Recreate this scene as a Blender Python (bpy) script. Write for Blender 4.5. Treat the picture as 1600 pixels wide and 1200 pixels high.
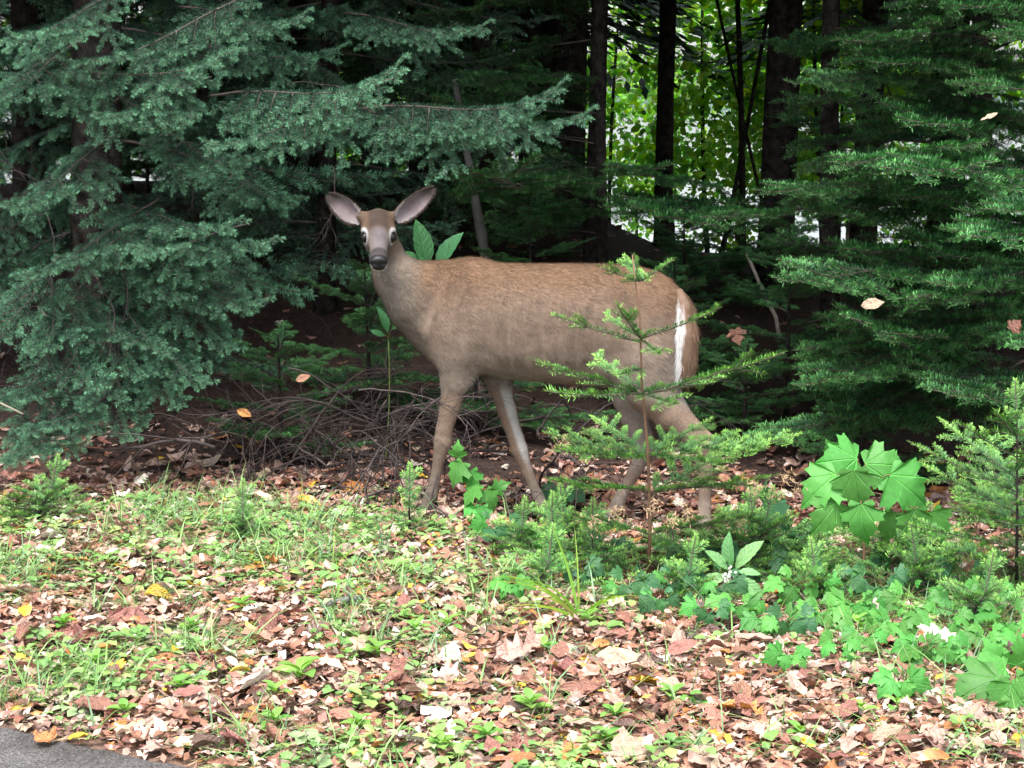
import bpy, math, random
import numpy as np
from mathutils import Vector, Matrix, Quaternion
from mathutils.geometry import tessellate_polygon

for o in list(bpy.data.objects):
    bpy.data.objects.remove(o)
S = bpy.context.scene
C = S.collection
R = math.radians
rng = np.random.default_rng(7)
random.seed(7)

# ------------------------------------------------------------------ camera
F = 2986.0                      # focal length in photo pixels (1600 wide)
HCAM = 1.5
PITCH = R(8.48)
cam_d = bpy.data.cameras.new('camera')
cam = bpy.data.objects.new('camera', cam_d)
C.objects.link(cam)
cam.location = (0, 0, HCAM)
cam.rotation_euler = (math.pi / 2 - PITCH, 0, 0)
cam_d.sensor_width = 36.0
cam_d.lens = 36.0 * F / 1600.0
cam_d.clip_end = 3000.0
cam_d.clip_start = 0.05
S.camera = cam

# ------------------------------------------------------------------ sky, sun, exposure
SUN_EL, SUN_AZ = 68.0, 205.0     # soft overcast light from behind the camera, a little to the left (azimuth from +Y, clockwise)
world = bpy.data.worlds.new('World')
S.world = world
world.use_nodes = True
nt = world.node_tree
nt.nodes.clear()
sky = nt.nodes.new('ShaderNodeTexSky')
sky.sky_type = 'NISHITA'
sky.sun_disc = False
sky.sun_elevation = R(SUN_EL)
sky.sun_rotation = R(SUN_AZ)
sky.dust_density = 3.0
sky.air_density = 1.0
hsv = nt.nodes.new('ShaderNodeHueSaturation')
hsv.inputs['Saturation'].default_value = 0.28
bg = nt.nodes.new('ShaderNodeBackground')
bg.inputs['Strength'].default_value = 0.10
wo = nt.nodes.new('ShaderNodeOutputWorld')
nt.links.new(sky.outputs[0], hsv.inputs['Color'])
nt.links.new(hsv.outputs[0], bg.inputs['Color'])
nt.links.new(bg.outputs[0], wo.inputs['Surface'])

sun_d = bpy.data.lights.new('sun', 'SUN')
sun_d.energy = 1.5
sun_d.angle = R(40)
sun_d.color = (1.0, 0.96, 0.9)
sun = bpy.data.objects.new('sun', sun_d)
C.objects.link(sun)
_az, _el = R(SUN_AZ), R(SUN_EL)
_sd = Vector((math.sin(_az) * math.cos(_el), math.cos(_az) * math.cos(_el), math.sin(_el)))
sun.rotation_euler = (-_sd).to_track_quat('-Z', 'Y').to_euler()

S.view_settings.view_transform = 'Standard'
S.view_settings.look = 'None'
S.view_settings.gamma = 1.0
S.view_settings.exposure = 2.30
S.view_settings.use_curve_mapping = False
S.render.engine = 'CYCLES'
S.cycles.use_denoising = True
S.cycles.use_adaptive_sampling = True
S.cycles.adaptive_threshold = 0.02
S.cycles.max_bounces = 3
S.cycles.diffuse_bounces = 1
S.cycles.glossy_bounces = 2
S.cycles.transmission_bounces = 3
S.cycles.transparent_max_bounces = 4
S.cycles.caustics_reflective = False
S.cycles.caustics_refractive = False

# ------------------------------------------------------------------ pixels to directions
CAMP = np.array([0.0, 0.0, HCAM])
_up = np.array([0, math.sin(PITCH), math.cos(PITCH)])
_fw = np.array([0, math.cos(PITCH), -math.sin(PITCH)])


def ray(px, py):
    d = np.array([(px - 800) / F, 0, 0]) + _up * ((600 - py) / F) + _fw
    return d


def at(px, py, Y):
    d = ray(px, py)
    return CAMP + d * (Y / d[1])


def smooth(a, b, x):
    t = np.clip((x - a) / (b - a), 0, 1)
    return t * t * (3 - 2 * t)


# value noise, vectorised, for terrain and colour
_perm = np.random.default_rng(3).random((64, 64))


def vnoise(x, y, s):
    x = np.asarray(x, float) * s + 1000.37
    y = np.asarray(y, float) * s + 1000.71
    xi, yi = np.floor(x).astype(int), np.floor(y).astype(int)
    fx, fy = x - xi, y - yi
    fx, fy = fx * fx * (3 - 2 * fx), fy * fy * (3 - 2 * fy)
    g = lambda i, j: _perm[i % 64, j % 64]
    return (g(xi, yi) * (1 - fx) * (1 - fy) + g(xi + 1, yi) * fx * (1 - fy)
            + g(xi, yi + 1) * (1 - fx) * fy + g(xi + 1, yi + 1) * fx * fy)


# road edge: a straight line, forest side is positive u
EA = np.array([-1.19, 4.44])
_eb = np.array([-0.70, 4.16])
_ed = (_eb - EA) / np.linalg.norm(_eb - EA)
EN = np.array([-_ed[1], _ed[0]])
if EN[1] < 0:
    EN = -EN


def uu(x, y):
    return (np.asarray(x) - EA[0]) * EN[0] + (np.asarray(y) - EA[1]) * EN[1]


def zg0(x, y):
    x = np.asarray(x, float)
    y = np.asarray(y, float)
    u = uu(x, y)
    verge = smooth(-0.02, 0.25, u)
    z = verge * (0.02 + 0.05 * (vnoise(x, y, 1.3) - 0.5) + 0.03 * (vnoise(x, y, 4.1) - 0.5))
    z += smooth(1.6, 3.0, u) * (0.06 * (vnoise(x, y, 1.0) - 0.5) + 0.04 * (vnoise(x, y, 3.0) - 0.5))
    z += -0.07 * smooth(-0.6, 1.3, x) * smooth(0.6, 2.0, u)
    z += (0.95 - 0.40 * smooth(0.0, 1.2, x)) * smooth(7.6, 12.0, y)
    z -= 4.4 * smooth(12.5, 28.0, y)
    z += -0.03 * smooth(0.3, 0, u) * 0
    far = smooth(40, 60, np.hypot(x, y - 10)) 
    return z * (1 - far) - 3.6 * far * smooth(-10, 20, y)


# the hooves press the ground down to their own height
_FT = np.array([(-.321, 6.898, -.028), (.148, 6.964, -.100), (.668, 6.669, -.112), (.360, 6.915, -.058)])
_gs = lambda ax, ay, bx, by: np.exp(-((ax - bx) ** 2 + (ay - by) ** 2) / .30 ** 2)
_K = np.array([[_gs(a[0], a[1], b[0], b[1]) for b in _FT] for a in _FT])
_WT = np.linalg.solve(_K, _FT[:, 2] - zg0(_FT[:, 0], _FT[:, 1]))


def zg(x, y):
    x = np.asarray(x, float); y = np.asarray(y, float)
    z = zg0(x, y)
    for k in range(4):
        z = z + _WT[k] * _gs(x, y, _FT[k, 0], _FT[k, 1])
    return z


def G(px, py):
    d = ray(px, py)
    t = 3.0
    for _ in range(400):
        p = CAMP + d * t
        h = p[2] - float(zg(p[0], p[1]))
        if h < 0.0008:
            break
        t += max(h * 0.8, 0.0006)
    return p


# ------------------------------------------------------------------ object helpers
def link(o, parent=None):
    C.objects.link(o)
    if parent is not None:
        o.parent = parent
    return o


def tag(o, label, cat, group=None):
    o['label'] = label
    o['category'] = cat
    if group:
        o['group'] = group
    return o


def thing(name, label, cat, loc=(0, 0, 0), rotz=0.0, group=None):
    o = bpy.data.objects.new(name, None)
    o.empty_display_size = 0.1
    o.location = loc
    o.rotation_euler = (0, 0, rotz)
    return tag(link(o), label, cat, group)


def mesh_np(name, V, Fc, mats=(), col=None, smooth_sh=True, fmat=None):
    """V (n,3); Fc list of (m,k) int arrays (each block has faces of one size) or one array"""
    me = bpy.data.meshes.new(name)
    if isinstance(Fc, np.ndarray):
        Fc = [Fc]
    Fc = [f for f in Fc if len(f)]
    V = np.asarray(V, np.float32)
    me.vertices.add(len(V))
    me.vertices.foreach_set('co', V.ravel())
    nl = sum(f.size for f in Fc)
    nf = sum(len(f) for f in Fc)
    me.loops.add(nl)
    me.polygons.add(nf)
    me.loops.foreach_set('vertex_index', np.concatenate([f.ravel() for f in Fc]).astype(np.int32))
    tot = np.concatenate([np.full(len(f), f.shape[1]) for f in Fc]).astype(np.int32)
    start = np.concatenate([[0], np.cumsum(tot)[:-1]]).astype(np.int32)
    me.polygons.foreach_set('loop_start', start)
    me.polygons.foreach_set('use_smooth', np.full(nf, smooth_sh))
    if fmat is not None:
        me.polygons.foreach_set('material_index', np.asarray(fmat, np.int32))
    for m in mats:
        me.materials.append(m)
    if col is not None:
        a = me.color_attributes.new('Col', 'FLOAT_COLOR', 'POINT')
        c = np.ones((len(V), 4), np.float32)
        c[:, :3] = col
        a.data.foreach_set('color', c.ravel())
    me.update(calc_edges=True)
    return me


def obj(name, me, parent=None, mw=None):
    o = bpy.data.objects.new(name, me)
    link(o, parent)
    if mw is not None:
        o.matrix_local = mw
    return o


class MB:
    """collects numpy geometry blocks into one mesh"""
    def __init__(s):
        s.V, s.F3, s.F4, s.C = [], [], [], []
        s.n = 0

    def add(s, V, F3=None, F4=None, col=(1, 1, 1)):
        V = np.asarray(V, float)
        s.V.append(V)
        if F3 is not None and len(F3):
            s.F3.append(np.asarray(F3) + s.n)
        if F4 is not None and len(F4):
            s.F4.append(np.asarray(F4) + s.n)
        c = np.empty((len(V), 3))
        c[:] = col
        s.C.append(c)
        s.n += len(V)

    def mesh(s, name, mats, smooth_sh=True):
        F = []
        if s.F3:
            F.append(np.concatenate(s.F3))
        if s.F4:
            F.append(np.concatenate(s.F4))
        return mesh_np(name, np.concatenate(s.V), F, mats, np.concatenate(s.C), smooth_sh)


def frame_of(T):
    T = T / (np.linalg.norm(T) + 1e-9)
    a = np.array([0, 0, 1.0]) if abs(T[2]) < 0.9 else np.array([1.0, 0, 0])
    N = np.cross(a, T)
    N /= np.linalg.norm(N)
    return T, N, np.cross(T, N)


def tube(P, r, k=5, cap=True):
    """tube along polyline P with radii r; returns V, F3, F4"""
    P = np.asarray(P, float)
    n = len(P)
    r = np.broadcast_to(np.asarray(r, float), (n,))
    T = np.gradient(P, axis=0)
    T /= np.linalg.norm(T, axis=1)[:, None] + 1e-9
    _, N, B = frame_of(T[0])
    V = []
    ang = np.arange(k) * 2 * math.pi / k
    for i in range(n):
        N = N - T[i] * np.dot(N, T[i])
        N /= np.linalg.norm(N) + 1e-9
        B = np.cross(T[i], N)
        V.append(P[i] + r[i] * (np.cos(ang)[:, None] * N + np.sin(ang)[:, None] * B))
    V = np.concatenate(V)
    i, j = np.meshgrid(np.arange(n - 1), np.arange(k), indexing='ij')
    a = i * k + j
    b = i * k + (j + 1) % k
    F4 = np.stack([a, b, b + k, a + k], -1).reshape(-1, 4)
    F3 = np.zeros((0, 3), int)
    if cap:
        V = np.concatenate([V, P[[0]], P[[-1]]])
        j = np.arange(k)
        F3 = np.concatenate([np.stack([(j + 1) % k, j, np.full(k, n * k)], -1),
                             np.stack([(n - 1) * k + j, (n - 1) * k + (j + 1) % k, np.full(k, n * k + 1)], -1)])
    return V, F3, F4


def rot_to(X, Zhint=(0, 0, 1), loc=(0, 0, 0), s=1.0):
    """matrix whose local +X is X, local Z near Zhint"""
    X = np.asarray(X, float)
    X = X / np.linalg.norm(X)
    Y = np.cross(np.asarray(Zhint, float), X)
    if np.linalg.norm(Y) < 1e-6:
        Y = np.cross([0, 1, 0], X)
    Y /= np.linalg.norm(Y)
    Z = np.cross(X, Y)
    m = Matrix(((X[0] * s, Y[0] * s, Z[0] * s, loc[0]), (X[1] * s, Y[1] * s, Z[1] * s, loc[1]),
                (X[2] * s, Y[2] * s, Z[2] * s, loc[2]), (0, 0, 0, 1)))
    return m


# ------------------------------------------------------------------ materials
def mat(name, base=(0.5, 0.5, 0.5), attr=False, rough=0.7, spec=0.3, trans=0.0, noise=None, rand=0.0, bump=None, hue=0.0, tcol=None):
    m = bpy.data.materials.new(name)
    m.use_nodes = True
    nt = m.node_tree
    N, L = nt.nodes, nt.links
    bs = N['Principled BSDF']
    out = N['Material Output']
    bs.inputs['Roughness'].default_value = rough
    bs.inputs['Specular IOR Level'].default_value = spec
    if attr:
        a = N.new('ShaderNodeVertexColor')
        a.layer_name = 'Col'
        col = a.outputs['Color']
        if tuple(base) != (0.5, 0.5, 0.5):
            mx = N.new('ShaderNodeMix'); mx.data_type = 'RGBA'; mx.blend_type = 'MULTIPLY'
            mx.inputs[0].default_value = 1
            L.new(col, mx.inputs[6]); mx.inputs[7].default_value = (*base, 1)
            col = mx.outputs[2]
    else:
        rgb = N.new('ShaderNodeRGB')
        rgb.outputs[0].default_value = (*base, 1)
        col = rgb.outputs[0]
    if rand or hue:
        oi = N.new('ShaderNodeObjectInfo')
        h = N.new('ShaderNodeHueSaturation')
        mr = N.new('ShaderNodeMapRange')
        mr.inputs['To Min'].default_value = 1 - rand
        mr.inputs['To Max'].default_value = 1 + rand
        L.new(oi.outputs['Random'], mr.inputs['Value'])
        L.new(mr.outputs[0], h.inputs['Value'])
        if hue:
            mr2 = N.new('ShaderNodeMapRange')
            mr2.inputs['To Min'].default_value = 0.5 - hue
            mr2.inputs['To Max'].default_value = 0.5 + hue
            ml = N.new('ShaderNodeMath'); ml.operation = 'FRACT'
            m7 = N.new('ShaderNodeMath'); m7.operation = 'MULTIPLY'; m7.inputs[1].default_value = 7.31
            L.new(oi.outputs['Random'], m7.inputs[0]); L.new(m7.outputs[0], ml.inputs[0])
            L.new(ml.outputs[0], mr2.inputs['Value']); L.new(mr2.outputs[0], h.inputs['Hue'])
        L.new(col, h.inputs['Color'])
        col = h.outputs[0]
    if noise:
        tc = N.new('ShaderNodeTexCoord')
        nz = N.new('ShaderNodeTexNoise')
        nz.inputs['Scale'].default_value = noise[0]
        nz.inputs['Detail'].default_value = 4
        L.new(tc.outputs['Object'], nz.inputs['Vector'])
        mr = N.new('ShaderNodeMapRange')
        mr.inputs['From Min'].default_value = 0.3
        mr.inputs['From Max'].default_value = 0.7
        mr.inputs['To Min'].default_value = 1 - noise[1]
        mr.inputs['To Max'].default_value = 1 + noise[1]
        L.new(nz.outputs['Fac'], mr.inputs['Value'])
        h = N.new('ShaderNodeHueSaturation')
        L.new(mr.outputs[0], h.inputs['Value'])
        L.new(col, h.inputs['Color'])
        col = h.outputs[0]
    L.new(col, bs.inputs['Base Color'])
    if bump:
        tc = N.new('ShaderNodeTexCoord')
        nz = N.new('ShaderNodeTexNoise')
        nz.inputs['Scale'].default_value = bump[0]
        nz.inputs['Detail'].default_value = 5
        L.new(tc.outputs['Object'], nz.inputs['Vector'])
        b = N.new('ShaderNodeBump')
        b.inputs['Strength'].default_value = bump[1]
        b.inputs['Distance'].default_value = bump[2]
        L.new(nz.outputs['Fac'], b.inputs['Height'])
        L.new(b.outputs[0], bs.inputs['Normal'])
    if trans:
        tr = N.new('ShaderNodeBsdfTranslucent')
        h = N.new('ShaderNodeHueSaturation')
        h.inputs['Saturation'].default_value = 1.15
        h.inputs['Value'].default_value = 1.3
        L.new(col, h.inputs['Color'])
        L.new(h.outputs[0], tr.inputs['Color'])
        mx = N.new('ShaderNodeMixShader')
        mx.inputs[0].default_value = trans
        L.new(bs.outputs[0], mx.inputs[1])
        L.new(tr.outputs[0], mx.inputs[2])
        L.new(mx.outputs[0], out.inputs['Surface'])
    return m


M = {}
M['needle'] = mat('needle', attr=True, rough=0.55, spec=0.35, rand=0.18)
M['bark'] = mat('bark', (0.034, 0.030, 0.027), rough=0.95, spec=0.05, noise=(22, 0.7), rand=0.2, bump=(55, 1.0, 0.02))
M['bark_grey'] = mat('bark_grey', (0.10, 0.098, 0.092), rough=0.9, spec=0.1, noise=(9, 0.45), bump=(30, 0.5, 0.008))
M['twig'] = mat('twig', (0.10, 0.083, 0.072), rough=0.85, spec=0.15, noise=(20, 0.35))
M['dead'] = mat('dead', (0.055, 0.044, 0.043), rough=0.85, spec=0.15, noise=(16, 0.45), rand=0.35)
M['pale_stick'] = mat('pale_stick', (0.42, 0.36, 0.30), rough=0.75, spec=0.2, noise=(30, 0.25))
M['leaf_attr'] = mat('leaf_attr', attr=True, rough=0.42, spec=0.45, trans=0.25)
M['litter'] = mat('litter', attr=True, rough=0.33, spec=0.6, noise=(45, 0.28), trans=0.08)
M['grass'] = mat('grass', attr=True, rough=0.45, spec=0.4, trans=0.3)

# ================================================================== ground, road, lake, hills
def ground_mat():
    m = bpy.data.materials.new('forest_soil')
    m.use_nodes = True
    nt = m.node_tree; N, L = nt.nodes, nt.links
    bs = N['Principled BSDF']
    tc = N.new('ShaderNodeTexCoord')
    n1 = N.new('ShaderNodeTexNoise'); n1.inputs['Scale'].default_value = 55; n1.inputs['Detail'].default_value = 6
    n2 = N.new('ShaderNodeTexVoronoi'); n2.inputs['Scale'].default_value = 45
    n3 = N.new('ShaderNodeTexNoise'); n3.inputs['Scale'].default_value = 1.7; n3.inputs['Detail'].default_value = 3
    for n in (n1, n2, n3):
        L.new(tc.outputs['Object'], n.inputs['Vector'])
    r1 = N.new('ShaderNodeValToRGB')
    e = r1.color_ramp.elements
    e[0].position = 0.32; e[0].color = (0.028, 0.018, 0.013, 1)
    e[1].position = 0.72; e[1].color = (0.20, 0.115, 0.08, 1)
    k = r1.color_ramp.elements.new(0.52); k.color = (0.10, 0.055, 0.038, 1)
    L.new(n1.outputs['Fac'], r1.inputs['Fac'])
    mx = N.new('ShaderNodeMix'); mx.data_type = 'RGBA'; mx.blend_type = 'MIX'
    r2 = N.new('ShaderNodeValToRGB')
    r2.color_ramp.elements[0].color = (0.05, 0.03, 0.022, 1)
    r2.color_ramp.elements[1].color = (0.26, 0.16, 0.115, 1)
    L.new(n2.outputs['Color'], r2.inputs['Fac'])
    mx.inputs[0].default_value = 0.45
    L.new(r1.outputs[0], mx.inputs[6]); L.new(r2.outputs[0], mx.inputs[7])
    vc = N.new('ShaderNodeVertexColor'); vc.layer_name = 'Col'          # forest shade painted into the needle humus, leaf mould on the verge
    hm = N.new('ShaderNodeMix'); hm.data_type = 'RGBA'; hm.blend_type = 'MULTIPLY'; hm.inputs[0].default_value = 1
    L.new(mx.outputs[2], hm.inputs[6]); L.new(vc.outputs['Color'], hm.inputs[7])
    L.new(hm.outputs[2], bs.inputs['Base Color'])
    bs.inputs['Roughness'].default_value = 0.75
    bs.inputs['Specular IOR Level'].default_value = 0.3
    b = N.new('ShaderNodeBump'); b.inputs['Strength'].default_value = 0.9; b.inputs['Distance'].default_value = 0.02
    L.new(n1.outputs['Fac'], b.inputs['Height']); L.new(b.outputs[0], bs.inputs['Normal'])
    return m


def asphalt_mat():
    m = bpy.data.materials.new('asphalt')
    m.use_nodes = True
    nt = m.node_tree; N, L = nt.nodes, nt.links
    bs = N['Principled BSDF']
    tc = N.new('ShaderNodeTexCoord')
    v = N.new('ShaderNodeTexVoronoi'); v.inputs['Scale'].default_value = 130
    n = N.new('ShaderNodeTexNoise'); n.inputs['Scale'].default_value = 6; n.inputs['Detail'].default_value = 5
    L.new(tc.outputs['Object'], v.inputs['Vector']); L.new(tc.outputs['Object'], n.inputs['Vector'])
    r = N.new('ShaderNodeValToRGB')
    r.color_ramp.elements[0].color = (0.035, 0.034, 0.036, 1)
    r.color_ramp.elements[1].color = (0.15, 0.142, 0.14, 1)
    L.new(v.outputs['Color'], r.inputs['Fac'])
    mx = N.new('ShaderNodeMix'); mx.data_type = 'RGBA'; mx.blend_type = 'MULTIPLY'; mx.inputs[0].default_value = 0.7
    r2 = N.new('ShaderNodeValToRGB')
    r2.color_ramp.elements[0].position = 0.35; r2.color_ramp.elements[0].color = (0.45, 0.42, 0.4, 1)
    r2.color_ramp.elements[1].position = 0.65; r2.color_ramp.elements[1].color = (1, 1, 1, 1)
    L.new(n.outputs['Fac'], r2.inputs['Fac'])
    L.new(r.outputs[0], mx.inputs[6]); L.new(r2.outputs[0], mx.inputs[7])
    L.new(mx.outputs[2], bs.inputs['Base Color'])
    bs.inputs['Roughness'].default_value = 0.6
    b = N.new('ShaderNodeBump'); b.inputs['Strength'].default_value = 0.8; b.inputs['Distance'].default_value = 0.006
    L.new(v.outputs['Distance'], b.inputs['Height']); L.new(b.outputs[0], bs.inputs['Normal'])
    return m


def graded(a, b, fine0, fine1, hf, grow=1.25):
    xs = list(np.arange(fine0, fine1 + 1e-6, hf))
    h = hf
    while xs[-1] < b:
        h *= grow; xs.append(min(xs[-1] + h, b))
    h = hf
    while xs[0] > a:
        h *= grow; xs.insert(0, max(xs[0] - h, a))
    return np.array(xs)


gx = graded(-900, 900, -2.6, 2.6, 0.03)
gy = graded(-300, 1800, 3.6, 9.5, 0.03)
X, Y = np.meshgrid(gx, gy, indexing='ij')
Z = zg(X, Y)
Z = np.where(uu(X, Y) < -0.03, Z - 0.012, Z)       # the road sheet lies over the ground here
nx, ny = X.shape
idx = np.arange(nx * ny).reshape(nx, ny)
Fq = np.stack([idx[:-1, :-1], idx[1:, :-1], idx[1:, 1:], idx[:-1, 1:]], -1).reshape(-1, 4)
_h = smooth(2.0, 2.9, uu(X, Y) + .5 * (vnoise(X, Y, 2.0) - .5)).reshape(-1, 1)  # where the ground colour takes its painted forest shade
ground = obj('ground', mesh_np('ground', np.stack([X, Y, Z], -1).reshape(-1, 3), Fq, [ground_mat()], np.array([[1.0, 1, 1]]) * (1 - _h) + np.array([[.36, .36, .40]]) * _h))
ground['kind'] = 'structure'

# road: a strip with a ragged, crumbling edge on the verge side
rs = np.concatenate([np.arange(-60, -1.2, 1.5), np.arange(-1.2, 2.4, 0.02), np.arange(2.4, 60, 1.5)])
Vr = []
for s in rs:
    jag = 0.035 * (vnoise(s, 0.3, 6.0) - 0.5) + 0.03 * (vnoise(s, 5.3, 22.0) - 0.5)
    for u, z in ((jag - 0.005, -0.006), (jag - 0.03, 0.004), (-0.3, 0.008), (-3.0, 0.05), (-6.0, 0.008), (-6.02, -0.02)):
        p = EA + _ed * s + EN * u
        Vr.append((p[0], p[1], z))
k = 6
i, j = np.meshgrid(np.arange(len(rs) - 1), np.arange(k - 1), indexing='ij')
a = i * k + j
road = obj('road', mesh_np('road', np.array(Vr), np.stack([a, a + 1, a + k + 1, a + k], -1).reshape(-1, 4), [asphalt_mat()], smooth_sh=True))
road['kind'] = 'structure'

# lake beyond the trees
wm = bpy.data.materials.new('lake_water')
wm.use_nodes = True
_b = wm.node_tree.nodes['Principled BSDF']
_b.inputs['Base Color'].default_value = (0.03, 0.05, 0.06, 1)
_b.inputs['Roughness'].default_value = 0.08
_n = wm.node_tree.nodes.new('ShaderNodeTexNoise'); _n.inputs['Scale'].default_value = 1.2; _n.inputs['Detail'].default_value = 5
_t = wm.node_tree.nodes.new('ShaderNodeTexCoord')
_u = wm.node_tree.nodes.new('ShaderNodeBump'); _u.inputs['Strength'].default_value = 0.35; _u.inputs['Distance'].default_value = 0.1
wm.node_tree.links.new(_t.outputs['Object'], _n.inputs['Vector'])
wm.node_tree.links.new(_n.outputs['Fac'], _u.inputs['Height'])
wm.node_tree.links.new(_u.outputs[0], _b.inputs['Normal'])
lake = obj('lake', mesh_np('lake', np.array([(-900, 25, -3.15), (900, 25, -3.15), (900, 900, -3.15), (-900, 900, -3.15)]), np.array([[0, 1, 2, 3]]), [wm]))
lake['kind'] = 'structure'

# far shore
hm = mat('far_hill', (0.06, 0.09, 0.075), rough=0.95, spec=0.05, noise=(0.06, 0.5))
hx = np.linspace(-900, 900, 181)
hv = []
for x in hx:
    top = 2 + 5 * float(vnoise(x, 2.0, 0.006)) + 3 * float(vnoise(x, 8.0, 0.05)) + 1.5 * float(vnoise(x, 9.0, 0.2))
    hv += [(x, 880, -4), (x, 905, top * 0.6), (x, 960, top), (x, 1100, -5)]
i, j = np.meshgrid(np.arange(180), np.arange(3), indexing='ij')
a = i * 4 + j
hills = obj('hills', mesh_np('hills', np.array(hv), np.stack([a, a + 4, a + 5, a + 1], -1).reshape(-1, 4), [hm]))
hills['kind'] = 'structure'

# ================================================================== the deer
PSI = R(13)
DDIR = np.array([math.cos(PSI), -math.sin(PSI), 0.0])     # towards the tail
DNRM = np.array([math.sin(PSI), math.cos(PSI), 0.0])      # away from the camera
DQ = np.array([-0.3, 6.98, 0.0])
_gz = float(zg(0.1, 6.85))
DROOT = np.array([0.1, 6.98 - 0.4 * math.tan(PSI), _gz])


def DL(px, py, lat=0.0):
    """photo pixel -> deer-local point on the plane parallel to the deer's middle plane, lat metres beyond it"""
    d = ray(px, py)
    t = (np.dot(DQ + DNRM * lat - CAMP, DNRM)) / np.dot(d, DNRM)
    p = CAMP + d * t - DROOT
    return np.array([np.dot(p, DDIR), np.dot(p, DNRM), p[2]])


def to_local(v):
    p = np.asarray(v) - DROOT
    return np.array([np.dot(p, DDIR), np.dot(p, DNRM), p[2]])


def dir_local(v):
    return np.array([np.dot(v, DDIR), np.dot(v, DNRM), v[2]])


GH = 0.0055
GLO = np.array([-0.84, -0.36, -0.14])
GHI = np.array([0.84, 0.30, 1.26])
_n = np.ceil((GHI - GLO) / GH).astype(int) + 1
AX = [GLO[a] + GH * np.arange(_n[a]) for a in range(3)]
FLD = np.full(_n, 1.0, np.float32)


def sdf_add(fn, lo, hi, k):
    lo = np.asarray(lo) - 0.03 - k
    hi = np.asarray(hi) + 0.03 + k
    s = []
    for a in range(3):
        i0 = max(0, int((lo[a] - GLO[a]) / GH)); i1 = min(_n[a], int((hi[a] - GLO[a]) / GH) + 2)
        if i1 <= i0:
            return
        s.append(slice(i0, i1))
    x = AX[0][s[0]][:, None, None]; y = AX[1][s[1]][None, :, None]; z = AX[2][s[2]][None, None, :]
    d = fn(x, y, z)
    f = FLD[tuple(s)]
    h = np.maximum(k - np.abs(f - d), 0) / k
    FLD[tuple(s)] = np.minimum(f, d) - h * h * k * 0.25


def cone(a, b, ra, rb, k=0.03, squash=1.0):
    """round cone a->b; squash > 1 thins it sideways (local y)"""
    a = np.asarray(a, float); b = np.asarray(b, float)
    ab = b - a
    l2 = np.dot(ab, ab)

    def fn(x, y, z):
        px, py, pz = x - a[0], y - a[1], z - a[2]
        t = np.clip((px * ab[0] + py * ab[1] + pz * ab[2]) / l2, 0, 1)
        r = ra + (rb - ra) * t
        dx, dy, dz = px - ab[0] * t, (py - ab[1] * t) * squash, pz - ab[2] * t
        return np.sqrt(dx * dx + dy * dy + dz * dz) - r
    m = max(ra, rb)
    sdf_add(fn, np.minimum(a, b) - m, np.maximum(a, b) + m, k)


def groove(a, b, r, k=0.04):
    a = np.asarray(a, float); b = np.asarray(b, float)
    ab = b - a; l2 = np.dot(ab, ab)
    lo = np.minimum(a, b) - r - k - .02; hi = np.maximum(a, b) + r + k + .02
    s = tuple(slice(max(0, int((lo[i] - GLO[i]) / GH)), min(_n[i], int((hi[i] - GLO[i]) / GH) + 2)) for i in range(3))
    x = AX[0][s[0]][:, None, None] - a[0]; y = AX[1][s[1]][None, :, None] - a[1]; z = AX[2][s[2]][None, None, :] - a[2]
    t = np.clip((x * ab[0] + y * ab[1] + z * ab[2]) / l2, 0, 1)
    d = -(np.sqrt((x - ab[0] * t) ** 2 + (y - ab[1] * t) ** 2 + (z - ab[2] * t) ** 2) - r)
    f = FLD[s]
    h = np.maximum(k - np.abs(f - d), 0) / k
    FLD[s] = np.maximum(f, d) + h * h * k * .25


def chain(pts, rad, k=0.03, squash=1.0, leg=False):
    for i in range(len(pts) - 1):
        kk = k if not leg else (.045 if i == 0 else .022 if i == 1 else .009)
        sc = 1.0 if not leg else (.97 if i == 0 else .93)
        cone(pts[i], pts[i + 1], rad[i] * sc, rad[i + 1] * (sc if not leg else .93), kk, squash)


def ellip(c, rad, axes=None, k=0.04):
    c = np.asarray(c, float)
    A = np.eye(3) if axes is None else np.array(axes, float)
    rad = np.asarray(rad, float)

    def fn(x, y, z):
        p = [x - c[0], y - c[1], z - c[2]]
        q = [sum(A[i][j] * p[j] for j in range(3)) / rad[i] for i in range(3)]
        k0 = np.sqrt(q[0] ** 2 + q[1] ** 2 + q[2] ** 2)
        k1 = np.sqrt((q[0] / rad[0]) ** 2 + (q[1] / rad[1]) ** 2 + (q[2] / rad[2]) ** 2)
        return k0 * (k0 - 1.0) / np.maximum(k1, 1e-6)
    m = rad.max()
    sdf_add(fn, c - m, c + m, k)


# --- trunk: cross-sections read off the photo (x, top, bottom, half width)
SEC = [(632, 470, 505, .030), (645, 448, 532, .065), (662, 430, 555, .090), (690, 420, 573, .118), (730, 415.5, 586, .140),
       (780, 415, 592, .158), (840, 416, 598, .172), (900, 416, 603, .175), (950, 417, 606, .165), (995, 421, 604, .150),
       (1025, 428, 600, .135), (1046, 440, 592, .112), (1061, 457, 580, .080), (1072, 482, 560, .035)]
_sx = np.array([DL(s[0], (s[1] + s[2]) / 2)[0] for s in SEC])
_st = np.array([DL(s[0], s[1])[2] for s in SEC])
_sb = np.array([DL(s[0], s[2])[2] for s in SEC])
_sw = np.array([s[3] for s in SEC])


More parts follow.
